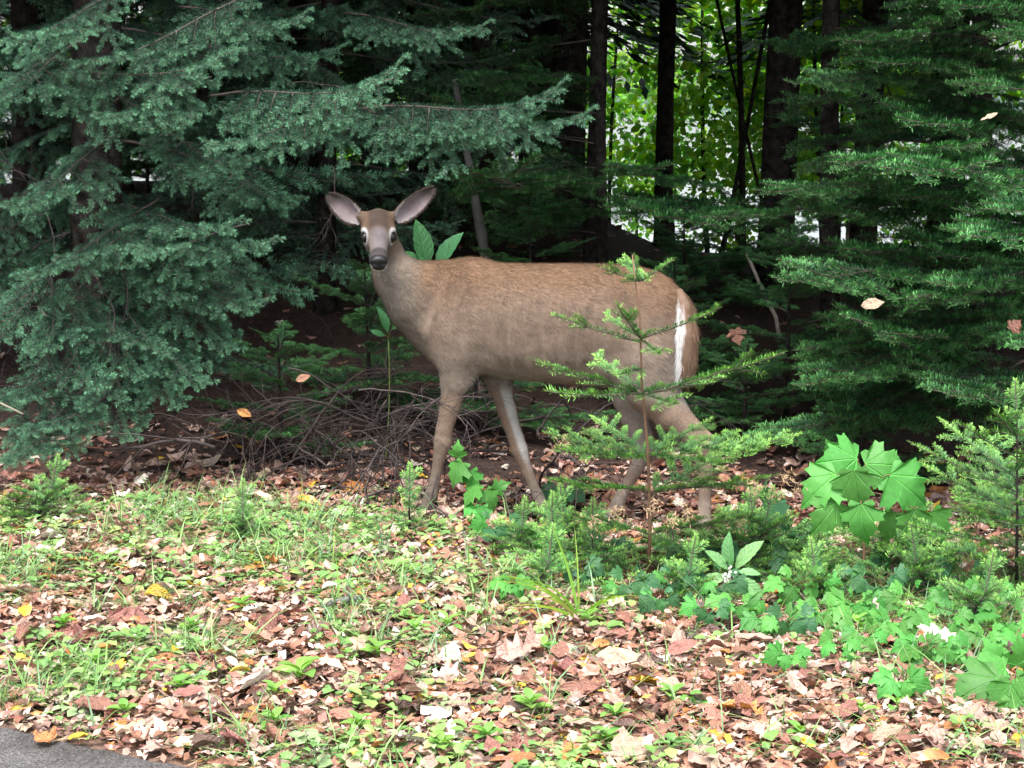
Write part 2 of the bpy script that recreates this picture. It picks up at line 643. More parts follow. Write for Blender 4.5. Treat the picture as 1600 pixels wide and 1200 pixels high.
def trunk(x, y, z):
    xx = np.clip(x, _sx[0], _sx[-1])
    t = np.interp(xx, _sx, _st); b = np.interp(xx, _sx, _sb); w = np.interp(xx, _sx, _sw)
    zc = 0.52 * t + 0.48 * b; h = (t - b) / 2
    q = np.sqrt((np.abs((z - zc) / h)) ** 2.25 + (np.abs(y) / w) ** 2.1 + 1e-9)
    d = (q - 1) * np.minimum(h, w) * 0.9
    out = np.maximum(np.abs(x - xx) - 0.0, 0)
    return np.sqrt(np.maximum(d, 0) ** 2 + out ** 2) + np.minimum(d, 0)


sdf_add(trunk, (_sx[0], -0.18, _sb.min()), (_sx[-1], 0.18, _st.max()), 0.03)

# --- shoulder, haunch
for sg in (-1, 1):
    ellip(DL(712, 520, sg * .085), (.085, .055, .135), k=.07)
    ellip(DL(1004, 535, sg * .075), (.122, .070, .155), k=.08)
    ellip(DL(1026, 500, sg * .05), (.07, .06, .11), k=.07)
    ellip(DL(985, 455, sg * .07), (.05, .05, .05), k=.08)        # hip
    ellip(DL(740, 440, sg * .05), (.06, .05, .06), k=.08)        # withers blade

PX = 1 / 436.0
# --- near fore leg
L = -.085
chain([DL(714, 535, L), DL(712, 590, L), DL(704, 632, L), DL(694, 672, L), DL(692, 690, L), DL(686, 716, L), DL(679, 752, L), DL(674, 772, L), DL(667, 787, L), DL(664, 797, L)],
      [.078, .056, .041, .0330, .036, .0235, .0205, .0255, .021, .024], .03, 1.25, True)
# --- far fore leg
L = .085
AXF = [DL(760, 545, L), DL(781, 600, L), DL(792, 640, L), DL(806, 684, L), DL(812, 702, L), DL(824, 735, L), DL(840, 773, L), DL(862, 822, L)]
chain([DL(760, 545, L), DL(781, 600, L), DL(792, 640, L), DL(806, 684, L), DL(812, 702, L), DL(824, 735, L), DL(840, 773, L), DL(850, 795, L), DL(859, 812, L), DL(862, 822, L)],
      [.070, .047, .039, .0325, .0345, .0235, .0210, .0260, .021, .024], .03, 1.25, True)
# --- near hind leg
L = -.085
chain([DL(1010, 560, L), DL(1022, 612, L), DL(1048, 645, L), DL(1080, 676, L), DL(1101, 697, L), DL(1102, 735, L), DL(1101, 790, L), DL(1100, 815, L), DL(1096, 840, L), DL(1092, 856, L)],
      [.120, .094, .070, .045, .0375, .0275, .0240, .0275, .022, .025], .03, 1.2, True)
cone(DL(1060, 645, L), DL(1117, 690, L), .028, .0135, .015, 1.3)       # hamstring to the point of the hock
# --- far hind leg
L = .085
chain([DL(985, 560, L), DL(985, 615, L), DL(990, 645, L), DL(1002, 682, L), DL(1008, 705, L), DL(992, 735, L), DL(973, 770, L), DL(966, 785, L), DL(957, 800, L), DL(952, 808, L)],
      [.110, .075, .057, .044, .037, .0265, .0235, .0265, .022, .024], .03, 1.2, True)
# --- muscle relief
for sg in (-1, 1):
    ellip(DL(722, 470, sg * .108), (.040, .030, .095), k=.035)       # shoulder blade
    ellip(DL(730, 545, sg * .118), (.050, .030, .050), k=.035)       # triceps
    ellip(DL(1000, 590, sg * .125), (.050, .030, .075), k=.04)       # thigh
    ellip(DL(1035, 570, sg * .105), (.030, .030, .090), k=.04)
    for rx in range(6):
        ellip(DL(782 + rx * 26, 520, sg * (.150 + .002 * rx)), (.012, .017, .085), k=.035)   # ribs
# --- belly / brisket fill
ellip(DL(704, 543, 0), (.066, .085, .060), k=.05)

# --- head frame
H0 = DL(591.5, 366, -.075)
_tc = to_local(CAMP) - H0
_tc /= np.linalg.norm(_tc)
_rt = dir_local(np.array([1.0, 0, 0]))
_rt = _rt - _tc * np.dot(_rt, _tc); _rt /= np.linalg.norm(_rt)
_uc = np.cross(_rt, -_tc)
_uc = _uc if _uc[2] > 0 else -_uc
TH = R(29)
HFW = _tc * math.cos(TH) - _uc * math.sin(TH)
HUP = _uc * math.cos(TH) + _tc * math.sin(TH)
HRT = _rt
HF, HR, HU = HFW, HRT, HUP
HAX = [HF, HR, HU]


def HP(f, r, u):
    return H0 + HF * f + HR * r + HU * u


ellip(HP(-.045, 0, .006), (.078, .058, .060), HAX, .03)
ellip(HP(-.006, 0, .008), (.058, .056, .044), HAX, .03)
cone(HP(.01, 0, -.012), HP(.115, 0, -.024), .042, .0285, .03)
ellip(HP(.140, 0, -.026), (.036, .0325, .027), HAX, .025)
ellip(HP(.122, 0, -.059), (.036, .0275, .018), HAX, .012)                # chin and lower lip
cone(HP(-.03, 0, -.046), HP(.11, 0, -.053), .034, .018, .03)            # lower jaw
for sg in (-1, 1):
    ellip(HP(-.022, sg * .026, -.040), (.046, .022, .034), HAX, .03)     # cheek
    ellip(HP(.004, sg * .045, .019), (.024, .016, .013), HAX, .015)      # brow
    ellip(HP(.0, sg * .042, -.020), (.030, .014, .010), HAX, .012)
    cone(HP(-.062, sg * .035, .022), HP(-.074, sg * .062, .034), .024, .020, .02)   # ear base
# --- neck
chain([HP(-.075, 0, -.015), DL(606, 400, .015), DL(622, 440, .01), DL(650, 475, 0.0), DL(690, 490, 0)],
      [.054, .056, .074, .100, .130], .03)
cone(DL(606, 430, .0), DL(658, 515, 0), .050, .058, .04)
for sg in (-1, 1):
    groove(DL(678, 436, sg * .118), DL(662, 495, sg * .135), .028, .05)      # hollow between neck and shoulder
    groove(DL(745, 556, sg * .172), DL(738, 595, sg * .155), .024, .045)      # behind the elbow
    groove(DL(962, 560, sg * .195), DL(968, 610, sg * .185), .025, .05)      # flank
groove(DL(1055, 628, -.150), DL(1102, 684, -.112), .010, .03)                # tendon of the near hind leg
cone(DL(650, 440, 0), DL(745, 455, 0), .075, .085, .06)


def surface_nets(Fl, lo, h):
    Sg = Fl < 0
    n = np.array(Fl.shape)
    cnt = np.zeros(n - 1, np.int8)
    offs = [(i, j, k) for i in (0, 1) for j in (0, 1) for k in (0, 1)]
    for o in offs:
        cnt += Sg[o[0]:n[0] - 1 + o[0], o[1]:n[1] - 1 + o[1], o[2]:n[2] - 1 + o[2]]
    act = (cnt > 0) & (cnt < 8)
    I = np.argwhere(act)
    ids = np.full(n - 1, -1, np.int64)
    ids[act] = np.arange(len(I))
    P = np.zeros((len(I), 3)); W = np.zeros(len(I))
    for a in offs:
        for ax in range(3):
            if a[ax]:
                continue
            b = list(a); b[ax] = 1
            fa = Fl[I[:, 0] + a[0], I[:, 1] + a[1], I[:, 2] + a[2]]
            fb = Fl[I[:, 0] + b[0], I[:, 1] + b[1], I[:, 2] + b[2]]
            c = (fa < 0) != (fb < 0)
            t = np.where(c, fa / np.where(c, fa - fb, 1), 0)
            q = np.array(a)[None] + t[:, None] * (np.array(b) - np.array(a))[None]
            P[c] += q[c]; W[c] += 1
    V = lo + h * (I + P / W[:, None])
    Fc = []
    for ax in range(3):
        sl0 = [slice(None)] * 3; sl1 = [slice(None)] * 3
        sl0[ax] = slice(0, n[ax] - 1); sl1[ax] = slice(1, n[ax])
        s0, s1 = Sg[tuple(sl0)], Sg[tuple(sl1)]
        E = np.argwhere(s0 != s1)
        fl = s0[tuple(E.T)]
        b, c = [(1, 2), (2, 0), (0, 1)][ax]
        q = []
        for db, dc in ((-1, -1), (0, -1), (0, 0), (-1, 0)):
            e = E.copy(); e[:, b] += db; e[:, c] += dc
            q.append(ids[tuple(e.T)])
        q = np.stack(q, -1)
        q[~fl] = q[~fl][:, ::-1]
        Fc.append(q)
    return V, np.concatenate(Fc)


DV, DF = surface_nets(FLD, GLO, GH)
# light relaxation of the net
for _ in range(3):
    acc = np.zeros_like(DV); w = np.zeros(len(DV))
    for i in range(4):
        a, b = DF[:, i], DF[:, (i + 1) % 4]
        np.add.at(acc, a, DV[b]); np.add.at(w, a, 1)
        np.add.at(acc, b, DV[a]); np.add.at(w, b, 1)
    DV = 0.5 * DV + 0.5 * acc / w[:, None]

SCALE_T = DL(800, 500)
_bz = lambda py, px=850: DL(px, py)[2]
ZT, ZB = _bz(416), _bz(600)


def sm(a, b, x):
    return smooth(a, b, x)


def mixc(c, new, m):
    return c * (1 - m[:, None]) + np.asarray(new)[None] * m[:, None]


def n3(P, s):
    return (vnoise(P[:, 0] + P[:, 1] * .6, P[:, 2] - P[:, 1] * .4, s) - .5) * 2


def deer_colour(P):
    """coat pattern of the animal: depends on the place on the body only"""
    x, y, z = P[:, 0], P[:, 1], P[:, 2]
    n = len(P)
    v = (z - ZB) / (ZT - ZB)
    nz = n3(P, 9) * .5 + n3(P, 23) * .3 + n3(P, 60) * .2
    vv = v + .10 * nz
    c = np.empty((n, 3)); c[:] = (.235, .165, .122)
    c = mixc(c, (.205, .120, .070), sm(.62, .98, vv))
    c = mixc(c, (.34, .265, .215), sm(.50, .15, vv) * .85)
    c = mixc(c, (.40, .36, .325), sm(.13, .0, vv + .03 * nz) * .85 * sm(.125, .095, np.abs(y)))
    # rump is redder
    xr = DL(1020, 480)[0]
    c = mixc(c, (.220, .125, .072), sm(xr - .10, xr + .08, x) * sm(.50, .72, vv) * .8)
    c = mixc(c, (.50, .46, .43), sm(xr + .055, xr + .10, x) * sm(.70, .45, vv) * sm(-.055, -.02, y) * sm(.02, .2, v) * sm(.6, .4, np.abs(y) * 10))
    # legs
    lg = sm(-.02, -.16, vv)
    c = mixc(c, (.255, .175, .128), lg)
    inner = sm(.085, .07, np.abs(y)) * sm(-.02, -.12, v)
    ax_f = np.interp(-z, [-q[2] for q in AXF], [q[0] for q in AXF])
    rear_half = np.where(x < DL(900, 600)[0], sm(-.002, .014, x - ax_f) * .95, .30)
    c = mixc(c, (.50, .48, .46), inner * rear_half * sm(-.85, -.6, v))
    # white back edge inside the far fore leg and pale fetlocks
    low = sm(-.75, -1.0, v)
    c = mixc(c, (.36, .30, .25), low * .7)
    # neck
    xn = DL(660, 450)[0]
    nk = sm(xn + .05, xn - .05, x + .12 * (z - ZT))
    c = mixc(c, (.165, .136, .110), nk * .85)
    c = mixc(c, (.26, .23, .20), nk * sm(-.02, -.10, y) * sm(xn - .03, xn - .10, x) * .5)
    pat = n3(P * np.array([1, 1, 1.7]), 13) * .6 + n3(P, 31) * .4
    c *= (1 + .20 * nz + (.10 + .16 * sm(.75, .25, v)) * np.minimum(pat, .25))[:, None]
    # head
    q = P - H0
    f, r, u = q @ HF, q @ HR, q @ HU
    hd = sm(-.105, -.07, f) * sm(.115, .095, np.sqrt(np.maximum(0, (f - .03) ** 2 * .3 + r * r + u * u)))
    hc = np.empty((n, 3)); hc[:] = (.165, .138, .125)
    hc = mixc(hc, (.165, .120, .088), sm(-.005, -.035, u) * sm(.045, .0, f))                 # cheek
    hc = mixc(hc, (.105, .070, .048), sm(.018, .034, u + .18 * np.abs(r)) * sm(.055, .02, f))           # brow and crown
    hc = mixc(hc, (.048, .034, .028), sm(.022, .040, u) * sm(.046, .026, np.abs(r)) * sm(.045, .015, f) * .9)
    hc = mixc(hc, (.135, .117, .120), sm(.034, .016, np.abs(r)) * sm(.02, .045, f) * sm(.12, .10, f))   # bridge
    hc = mixc(hc, (.060, .046, .038), sm(.016, .028, np.abs(r)) * sm(.035, .06, f) * sm(.105, .085, f) * sm(.0, -.02, u) * .8)
    for sg in (-1, 1):
        de = np.sqrt((f - .022) ** 2 + ((r - sg * .050) * 1.25) ** 2 + ((u - .002) * .85) ** 2)
        hc = mixc(hc, (.40, .385, .38), sm(.0325, .0265, de))
        hc = mixc(hc, (.03, .024, .02), sm(.0225, .0190, de))
    hc = mixc(hc, (.52, .50, .49), sm(.090, .106, f) * sm(-.030, -.040, u) * sm(-.075, -.060, u))     # pale muzzle sides and chin
    hc = mixc(hc, (.58, .56, .55), sm(.065, .085, f) * sm(-.050, -.058, u))
    hc = mixc(hc, (.050, .043, .044), sm(.100, .118, f) * sm(-.036, -.028, u))                 # dark top of the muzzle
    hc = mixc(hc, (.02, .018, .018), sm(.128, .138, f) * sm(-.064, -.059, u) * sm(.027, .020, np.abs(r)) * sm(-.03,-.036,u))  # lips
    lum = c.mean(1)[:, None]
    c = (lum + (c - lum) * .90) * .80
    c = c * (1 - hd[:, None]) + hc * .78 * hd[:, None]
    return c


deer_skin = mat('deer_coat', attr=True, rough=0.85, spec=0.12, noise=(60, 0.10), bump=(220, 0.25, 0.004))
deer_hair = mat('deer_hair', attr=True, rough=0.8, spec=0.10)
deer = thing('deer', 'brown white-tailed doe walking out of the spruces, face turned to the viewer', 'deer', DROOT, -PSI)
DCOL = deer_colour(DV)
body = obj('body', mesh_np('deer_body', DV, DF, [deer_skin], DCOL), deer)

# --- fur: short hairs lying along the coat
T3 = np.concatenate([DF[:, [0, 1, 2]], DF[:, [0, 2, 3]]])
A, B, Cc = DV[T3[:, 0]], DV[T3[:, 1]], DV[T3[:, 2]]
Nn = np.cross(B - A, Cc - A)
ar = np.linalg.norm(Nn, axis=1)
Nn /= ar[:, None] + 1e-12
NH = 200000
ti = rng.choice(len(T3), NH, p=ar / ar.sum())
w1, w2 = rng.random(NH), rng.random(NH)
sw = w1 + w2 > 1
w1[sw], w2[sw] = 1 - w1[sw], 1 - w2[sw]
HPp = A[ti] + w1[:, None] * (B - A)[ti] + w2[:, None] * (Cc - A)[ti]
HN = Nn[ti]
vv_ = (HPp[:, 2] - ZB) / (ZT - ZB)
gd = np.empty((NH, 3)); gd[:] = (0.8, 0, -0.6)
lgm = sm(.1, -.1, vv_)
gd = gd * (1 - lgm[:, None]) + np.array([.15, 0, -1.0]) * lgm[:, None]
q = HPp - H0
hm_ = sm(.17, .13, np.linalg.norm(q, axis=1))
gd = gd * (1 - hm_[:, None]) + (-HF)[None] * hm_[:, None]
gd += rng.normal(0, .22, (NH, 3))
gd -= HN * np.sum(gd * HN, 1)[:, None]
gd /= np.linalg.norm(gd, axis=1)[:, None] + 1e-9
ln = (.020 - .009 * lgm) * (1 - .62 * hm_) * rng.uniform(.6, 1.25, NH)
belly = sm(.25, .0, vv_) * (1 - lgm)
ln *= 1 + .6 * belly
lift = rng.uniform(.10, .45, NH)
hd_ = gd + HN * lift[:, None]
hd_ /= np.linalg.norm(hd_, axis=1)[:, None]
sd = np.cross(hd_, HN)
sd /= np.linalg.norm(sd, axis=1)[:, None] + 1e-9
wd = (.0011 * (1 - .4 * hm_))[:, None]
b0 = HPp - HN * .001
V = np.stack([b0 - sd * wd, b0 + sd * wd, b0 + hd_ * ln[:, None]], 1).reshape(-1, 3)
_an = HPp.copy(); _an[:, 0] *= .45
streak = n3(_an, 75) * .55 + n3(_an + 3.3, 150) * .45
hc = deer_colour(HPp) * (rng.uniform(.72, 1.28, NH) * (1 + .24 * streak))[:, None]
# keep hairs off the eyes and nose
keep = np.ones(NH, bool)
f_, r_, u_ = q @ HF, q @ HR, q @ HU
for sg in (-1, 1):
    keep &= np.sqrt((f_ - .022) ** 2 + (r_ - sg * .050) ** 2 + u_ ** 2) > .021
keep &= ~((f_ > .135) & (np.abs(r_) < .035))
V = V.reshape(-1, 3, 3)[keep].reshape(-1, 3)
hc = hc[keep]
fur = obj('fur', mesh_np('deer_fur', V, np.arange(len(V)).reshape(-1, 3), [deer_hair], np.repeat(hc, 3, 0), smooth_sh=False), body)
fur['kind'] = 'stuff'


def ellipsoid_mesh(name, rad, mats, nu=20, nv=12, col=(1, 1, 1), deform=None):
    V = [(0, 0, 1)]
    for i in range(1, nv):
        t = math.pi * i / nv
        for j in range(nu):
            a = 2 * math.pi * j / nu
            V.append((math.sin(t) * math.cos(a), math.sin(t) * math.sin(a), math.cos(t)))
    V.append((0, 0, -1))
    V = np.array(V)
    if deform is not None:
        V = deform(V)
    V = V * np.asarray(rad)
    F4, F3 = [], []
    for i in range(nv - 2):
        for j in range(nu):
            a = 1 + i * nu + j; b = 1 + i * nu + (j + 1) % nu
            F4.append((a, a + nu, b + nu, b))
    e = len(V) - 1
    for j in range(nu):
        F3.append((0, 1 + j, 1 + (j + 1) % nu))
        F3.append((e, 1 + (nv - 2) * nu + (j + 1) % nu, 1 + (nv - 2) * nu + j))
    return mesh_np(name, V, [np.array(F3), np.array(F4)], mats, np.tile(np.asarray(col), (len(V), 1)))


HM = Matrix(((HF[0], HR[0], HU[0], H0[0]), (HF[1], HR[1], HU[1], H0[1]), (HF[2], HR[2], HU[2], H0[2]), (0, 0, 0, 1)))
if HM.to_3x3().determinant() < 0:
    pass
M['eye'] = mat('eye', (.008, .006, .006), rough=.12, spec=.28)
M['nose'] = mat('nose', (.012, .012, .014), rough=.42, spec=.3, bump=(400, .5, .002))
eye_me = ellipsoid_mesh('deer_eye', (.0178, .0178, .0178), [M['eye']])
for sg in (-1, 1):
    obj('eye', eye_me, deer, Matrix.Translation(Vector(HP(.0245, sg * .0480, .0))))


def nose_def(V):
    V = V.copy()
    # flat front, two nostril hollows at the sides
    V[:, 0] = np.where(V[:, 0] > .55, .55 + (V[:, 0] - .55) * .45, V[:, 0])
    for sg in (-1, 1):
        d = np.sqrt((V[:, 1] - sg * .55) ** 2 + (V[:, 2] + .05) ** 2)
        V[:, 0] -= .45 * np.exp(-(d / .26) ** 2) * (V[:, 0] > 0)
    return V


nose = obj('nose', ellipsoid_mesh('deer_nose', (.028, .0325, .0250), [M['nose']], 28, 20, deform=nose_def), deer)
nose.matrix_local = HM @ Matrix.Translation((.1585, 0, -.0235))


# --- ears: cupped leaves with thickness
def ear(base, tip, W, roll, length_back):
    ax = tip - base
    Ln = np.linalg.norm(ax); ax /= Ln
    face = _tc * math.cos(roll) + np.cross(ax, _tc) * math.sin(roll)
    face = face - ax * np.dot(face, ax); face /= np.linalg.norm(face)
    sd = np.cross(ax, face)
    ns, ntt = 18, 13
    Vi, Vo, Ci, Co = [], [], [], []
    for i in range(ns):
        s = i / (ns - 1)
        w = W * (0.30 * (1 - s) ** 2 + math.sin(math.pi * min(1, (s * .97) ** .85)) ** .55 * .98) * (1 if s < .97 else .6)
        w = max(w, .002)
        thc = R(105 * (1 - s) + 55 * s + 18)
        for j in range(ntt):
            t = -1 + 2 * j / (ntt - 1)
            a = t * thc
            lat = w * math.sin(a) / max(math.sin(min(thc, math.pi / 2)), .3)
            dep = w * (1 - math.cos(a)) * .85 - .018 * math.sin(math.pi * s)
            p = base + ax * (s * Ln) + sd * lat + face * dep
            nin = face * math.cos(a) - sd * math.sin(a)
            Vi.append(p); Vo.append(p - nin * (.004 if abs(t) < .98 else .0005))
            m = abs(t)
            ci = np.array([.135, .108, .112]) * (1 - .5 * s * .3)
            wht = max(0, (m - .45) / .55) * (1 - s * .55) + max(0, .35 - s) * 1.2
            wht = min(1, wht * (1 if (j % 3) else .75))
            ci = ci * (1 - wht) + np.array([.30, .295, .30]) * wht
            if s > .66 or m > .8:
                kk = max(min(1, max(0, s - .66) / .2), min(1, max(0, m - .8) / .12) * (1 if s > .3 else .3))
                ci = ci * (1 - kk) + np.array([.035, .028, .026]) * kk
            Ci.append(ci); Co.append(np.array([.075, .055, .042]) * (1 - .5 * s))
    n = ns * ntt
    i, j = np.meshgrid(np.arange(ns - 1), np.arange(ntt - 1), indexing='ij')
    a = i * ntt + j
    Fi = np.stack([a, a + 1, a + ntt + 1, a + ntt], -1).reshape(-1, 4)
    Fo = Fi[:, ::-1] + n
    rim = []
    for i in range(ns - 1):
        rim.append((i * ntt, (i + 1) * ntt, (i + 1) * ntt + n, i * ntt + n))
        e = ntt - 1
        rim.append((i * ntt + e, i * ntt + e + n, (i + 1) * ntt + e + n, (i + 1) * ntt + e))
    V = np.array(Vi + Vo); Cx = np.array(Ci + Co)
    me = mesh_np('deer_ear', V, np.concatenate([Fi, Fo, np.array(rim)]), [deer_skin], Cx)
    o = obj('ear', me, deer)
    # ear hairs, mostly along the rim and the inside base
    hv, hcx = [], []
    g = np.random.default_rng(5)
    for _ in range(1500):
        i = g.integers(0, ns - 1); j = int(g.choice([0, 0, 1, ntt - 1, ntt - 1, ntt - 2, g.integers(0, ntt)]))
        src = g.random() < .6
        p = (Vi if src else Vo)[i * ntt + j] + (Vi[(i + 1) * ntt + j] - Vi[i * ntt + j]) * g.random()
        d = ax * .9 + sd * g.normal(0, .5) + face * g.normal(.1, .35)
        d /= np.linalg.norm(d)
        s_ = np.cross(d, face); s_ /= np.linalg.norm(s_) + 1e-9
        l = .012 * g.uniform(.5, 1.2)
        hv += [p - s_ * .0005, p + s_ * .0005, p + d * l]
        cc = (Ci if src else Co)[i * ntt + j] * g.uniform(.8, 1.25)
        hcx += [cc] * 3
    e = obj('ear_hair', mesh_np('deer_ear_hair', np.array(hv), np.arange(len(hv)).reshape(-1, 3), [deer_hair], np.array(hcx), False), o)
    e['kind'] = 'stuff'


ear(DL(562, 350, -.045), DL(514, 305, -.01), .035, R(8), 0)
ear(DL(621, 347, -.045), DL(678, 294, .01), .0325, R(-14), 0)

# --- tail: hanging, brown above, white fringe towards the flank
tb = []
tp = [DL(1060, 456, -.03), DL(1069, 478, -.075), DL(1073, 520, -.115), DL(1072, 562, -.125), DL(1066, 604, -.125)]
tw = [.022, .030, .034, .030, .008]
g = np.random.default_rng(9)
tv, tcx = [], []
tpa = np.array(tp)
for _ in range(5200):
    s = g.random() ** .9 * 3.6
    i = int(s); fr = s - i
    p = tpa[i] * (1 - fr) + tpa[min(i + 1, 4)] * fr
    w = tw[i] * (1 - fr) + tw[min(i + 1, 4)] * fr
    a = g.uniform(0, 2 * math.pi)
    off = np.array([math.cos(a) * w * 1.0, math.sin(a) * w * .55, 0])
    p = p + off * g.uniform(.75, 1.0)
    d = (tpa[min(i + 1, 4)] - tpa[i]); d /= np.linalg.norm(d)
    d = d + off / w * .14 + g.normal(0, .15, 3)
    d /= np.linalg.norm(d)
    s_ = np.cross(d, [0, 1, 0.2]); s_ /= np.linalg.norm(s_)
    l = g.uniform(.03, .065)
    tv += [p - s_ * .0008, p + s_ * .0008, p + d * l]
    white = off[0] < -.45 * w
    cc = np.array([.56, .55, .55]) if white else np.array([.135, .085, .058])
    tcx += [cc * g.uniform(.8, 1.15)] * 3
V_, F3_, F4_ = tube(tpa, np.array(tw) * .8, 10)
Tc = np.array([(.50, .49, .49) if v[0] < np.interp(-v[2], -tpa[:, 2], tpa[:, 0]) - .010 else (.13, .085, .06) for v in V_])
tail = obj('tail', mesh_np('deer_tail', V_, [F3_, F4_], [deer_skin], Tc), deer)
th = obj('tail_hair', mesh_np('deer_tail_hair', np.array(tv), np.arange(len(tv)).reshape(-1, 3), [deer_hair], np.array(tcx), False), tail)
th['kind'] = 'stuff'

# --- hooves: two pointed toes each
M['hoof'] = mat('hoof', (.045, .034, .03), rough=.45, spec=.4, noise=(40, .3))


def toe_def(V):
    V = V.copy()
    V[:, 2] = np.where(V[:, 2] < -.4, -.4 + (V[:, 2] + .4) * .2, V[:, 2])
    V[:, 2] *= 1 - .35 * (V[:, 0] < 0) * np.abs(V[:, 0])
    V[:, 1] *= 1 - .45 * np.maximum(-V[:, 0], 0)
    return V


toe_me = ellipsoid_mesh('deer_toe', (.040, .0155, .030), [M['hoof']], 16, 10, deform=toe_def)
FEET = [(664, 797, -.085), (862, 822, .085), (1092, 856, -.085), (952, 808, .085)]
for px, py, lt in FEET:
    p = DL(px, py, lt)
    for sg in (-1, 1):
        obj('hoof', toe_me, deer, Matrix.Translation(Vector(p + np.array([-.012, sg * .0135, -.014]))))

# ================================================================== conifers
UP = np.array([0, 0, 1.0])


def unit(v):
    return v / (np.linalg.norm(v) + 1e-12)


def polyline(p0, d, L, n, gen, droop=0.0, lift=0.0, wob=0.05):
    """curved twig: droop pulls down along it, lift turns the end up"""
    P = [np.asarray(p0, float)]
    d = unit(np.asarray(d, float))
    st = L / n
    for i in range(n):
        s = (i + .5) / n
        d = unit(d + UP * (-droop * st * (1 - s * .3) + lift * st * s * s * 3) + gen.normal(0, wob, 3) * math.sqrt(st) * 1.5)
        P.append(P[-1] + d * st)
    return np.array(P)


def resample(P, sp):
    seg = np.linalg.norm(np.diff(P, axis=0), axis=1)
    cum = np.concatenate([[0], np.cumsum(seg)])
    n = max(2, int(cum[-1] / sp))
    t = (np.arange(n) + .5) / n * cum[-1]
    Q = np.stack([np.interp(t, cum, P[:, a]) for a in range(3)], 1)
    i = np.clip(np.searchsorted(cum, t) - 1, 0, len(seg) - 1)
    T = (P[i + 1] - P[i]) / (seg[i][:, None] + 1e-9)
    return Q, T, t / cum[-1]


def needles(P, st, gen, tip0, tip1, NV, NC):
    """needles along one twig; tip0..tip1 = age value (0 old .. 1 new growth)"""
    Q, T, s = resample(P, st['sp'])
    n = len(Q)
    a = np.where(np.abs(T[:, [2]]) < .9, UP[None], np.array([[1.0, 0, 0]]))
    N = np.cross(a, T); N /= np.linalg.norm(N, axis=1)[:, None] + 1e-9      # sideways, horizontal
    B = np.cross(T, N)
    if st['flat']:
        side = np.where(np.arange(n) % 2 == 0, 1.0, -1.0)
        phi = gen.normal(st.get('rise', .25), .38, n)
        up = gen.random(n) < .22
        phi = np.where(up, gen.uniform(.6, 1.5, n), phi)
        R_ = N * (side * np.cos(phi))[:, None] + B * np.sin(phi)[:, None]
    else:
        phi = np.arange(n) * 2.399963 + gen.uniform(0, 6.28)
        R_ = N * np.cos(phi)[:, None] + B * np.sin(phi)[:, None]
        R_ = R_ + B * .18
    al = gen.normal(st['ang'], .15, n)
    al = np.where(s > .93, al * .55, al)
    D = T * np.cos(al)[:, None] + R_ * np.sin(al)[:, None]
    D += gen.normal(0, .06, (n, 3))
    D /= np.linalg.norm(D, axis=1)[:, None]
    ln = st['len'] * gen.uniform(.75, 1.15, n) * (1 - .35 * s ** 6) * (.8 + .2 * np.minimum(1, s * 6))
    if st['flat']:
        sd = np.cross(D, B)
    else:
        sd = np.cross(D, gen.normal(0, 1, (n, 3)))
    sd /= np.linalg.norm(sd, axis=1)[:, None] + 1e-9
    w = st['w'] * gen.uniform(.8, 1.2, n)
    m = Q + D * (ln * .55)[:, None]
    V = np.stack([Q, m - sd * w[:, None] / 2, Q + D * ln[:, None] + B * 0, m + sd * w[:, None] / 2], 1)
    tt = tip0 + (tip1 - tip0) * s
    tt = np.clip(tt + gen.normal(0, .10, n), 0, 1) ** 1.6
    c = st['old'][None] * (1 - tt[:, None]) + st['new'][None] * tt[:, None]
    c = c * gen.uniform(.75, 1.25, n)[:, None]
    if st.get('dead', 0) and gen.random() < st['dead']:
        c = np.array([.20, .125, .075])[None] * gen.uniform(.6, 1.2, n)[:, None]
    NV.append(V)
    NC.append(np.repeat(c, 4, 0))


SPRUCE = dict(sp=.00080, flat=False, ang=1.0, len=.0235, w=.0024, old=np.array([.010, .036, .024]), new=np.array([.125, .320, .175]), submin=.045)  # pale new growth also paints the top light, dark old needles the inner shade
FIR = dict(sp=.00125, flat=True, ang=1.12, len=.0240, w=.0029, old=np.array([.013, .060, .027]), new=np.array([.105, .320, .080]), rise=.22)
FIR_FAR = dict(FIR, sp=.0030, w=.0042, len=.025)
SPRUCE_FAR = dict(SPRUCE, sp=.0024, w=.0034, len=.017)


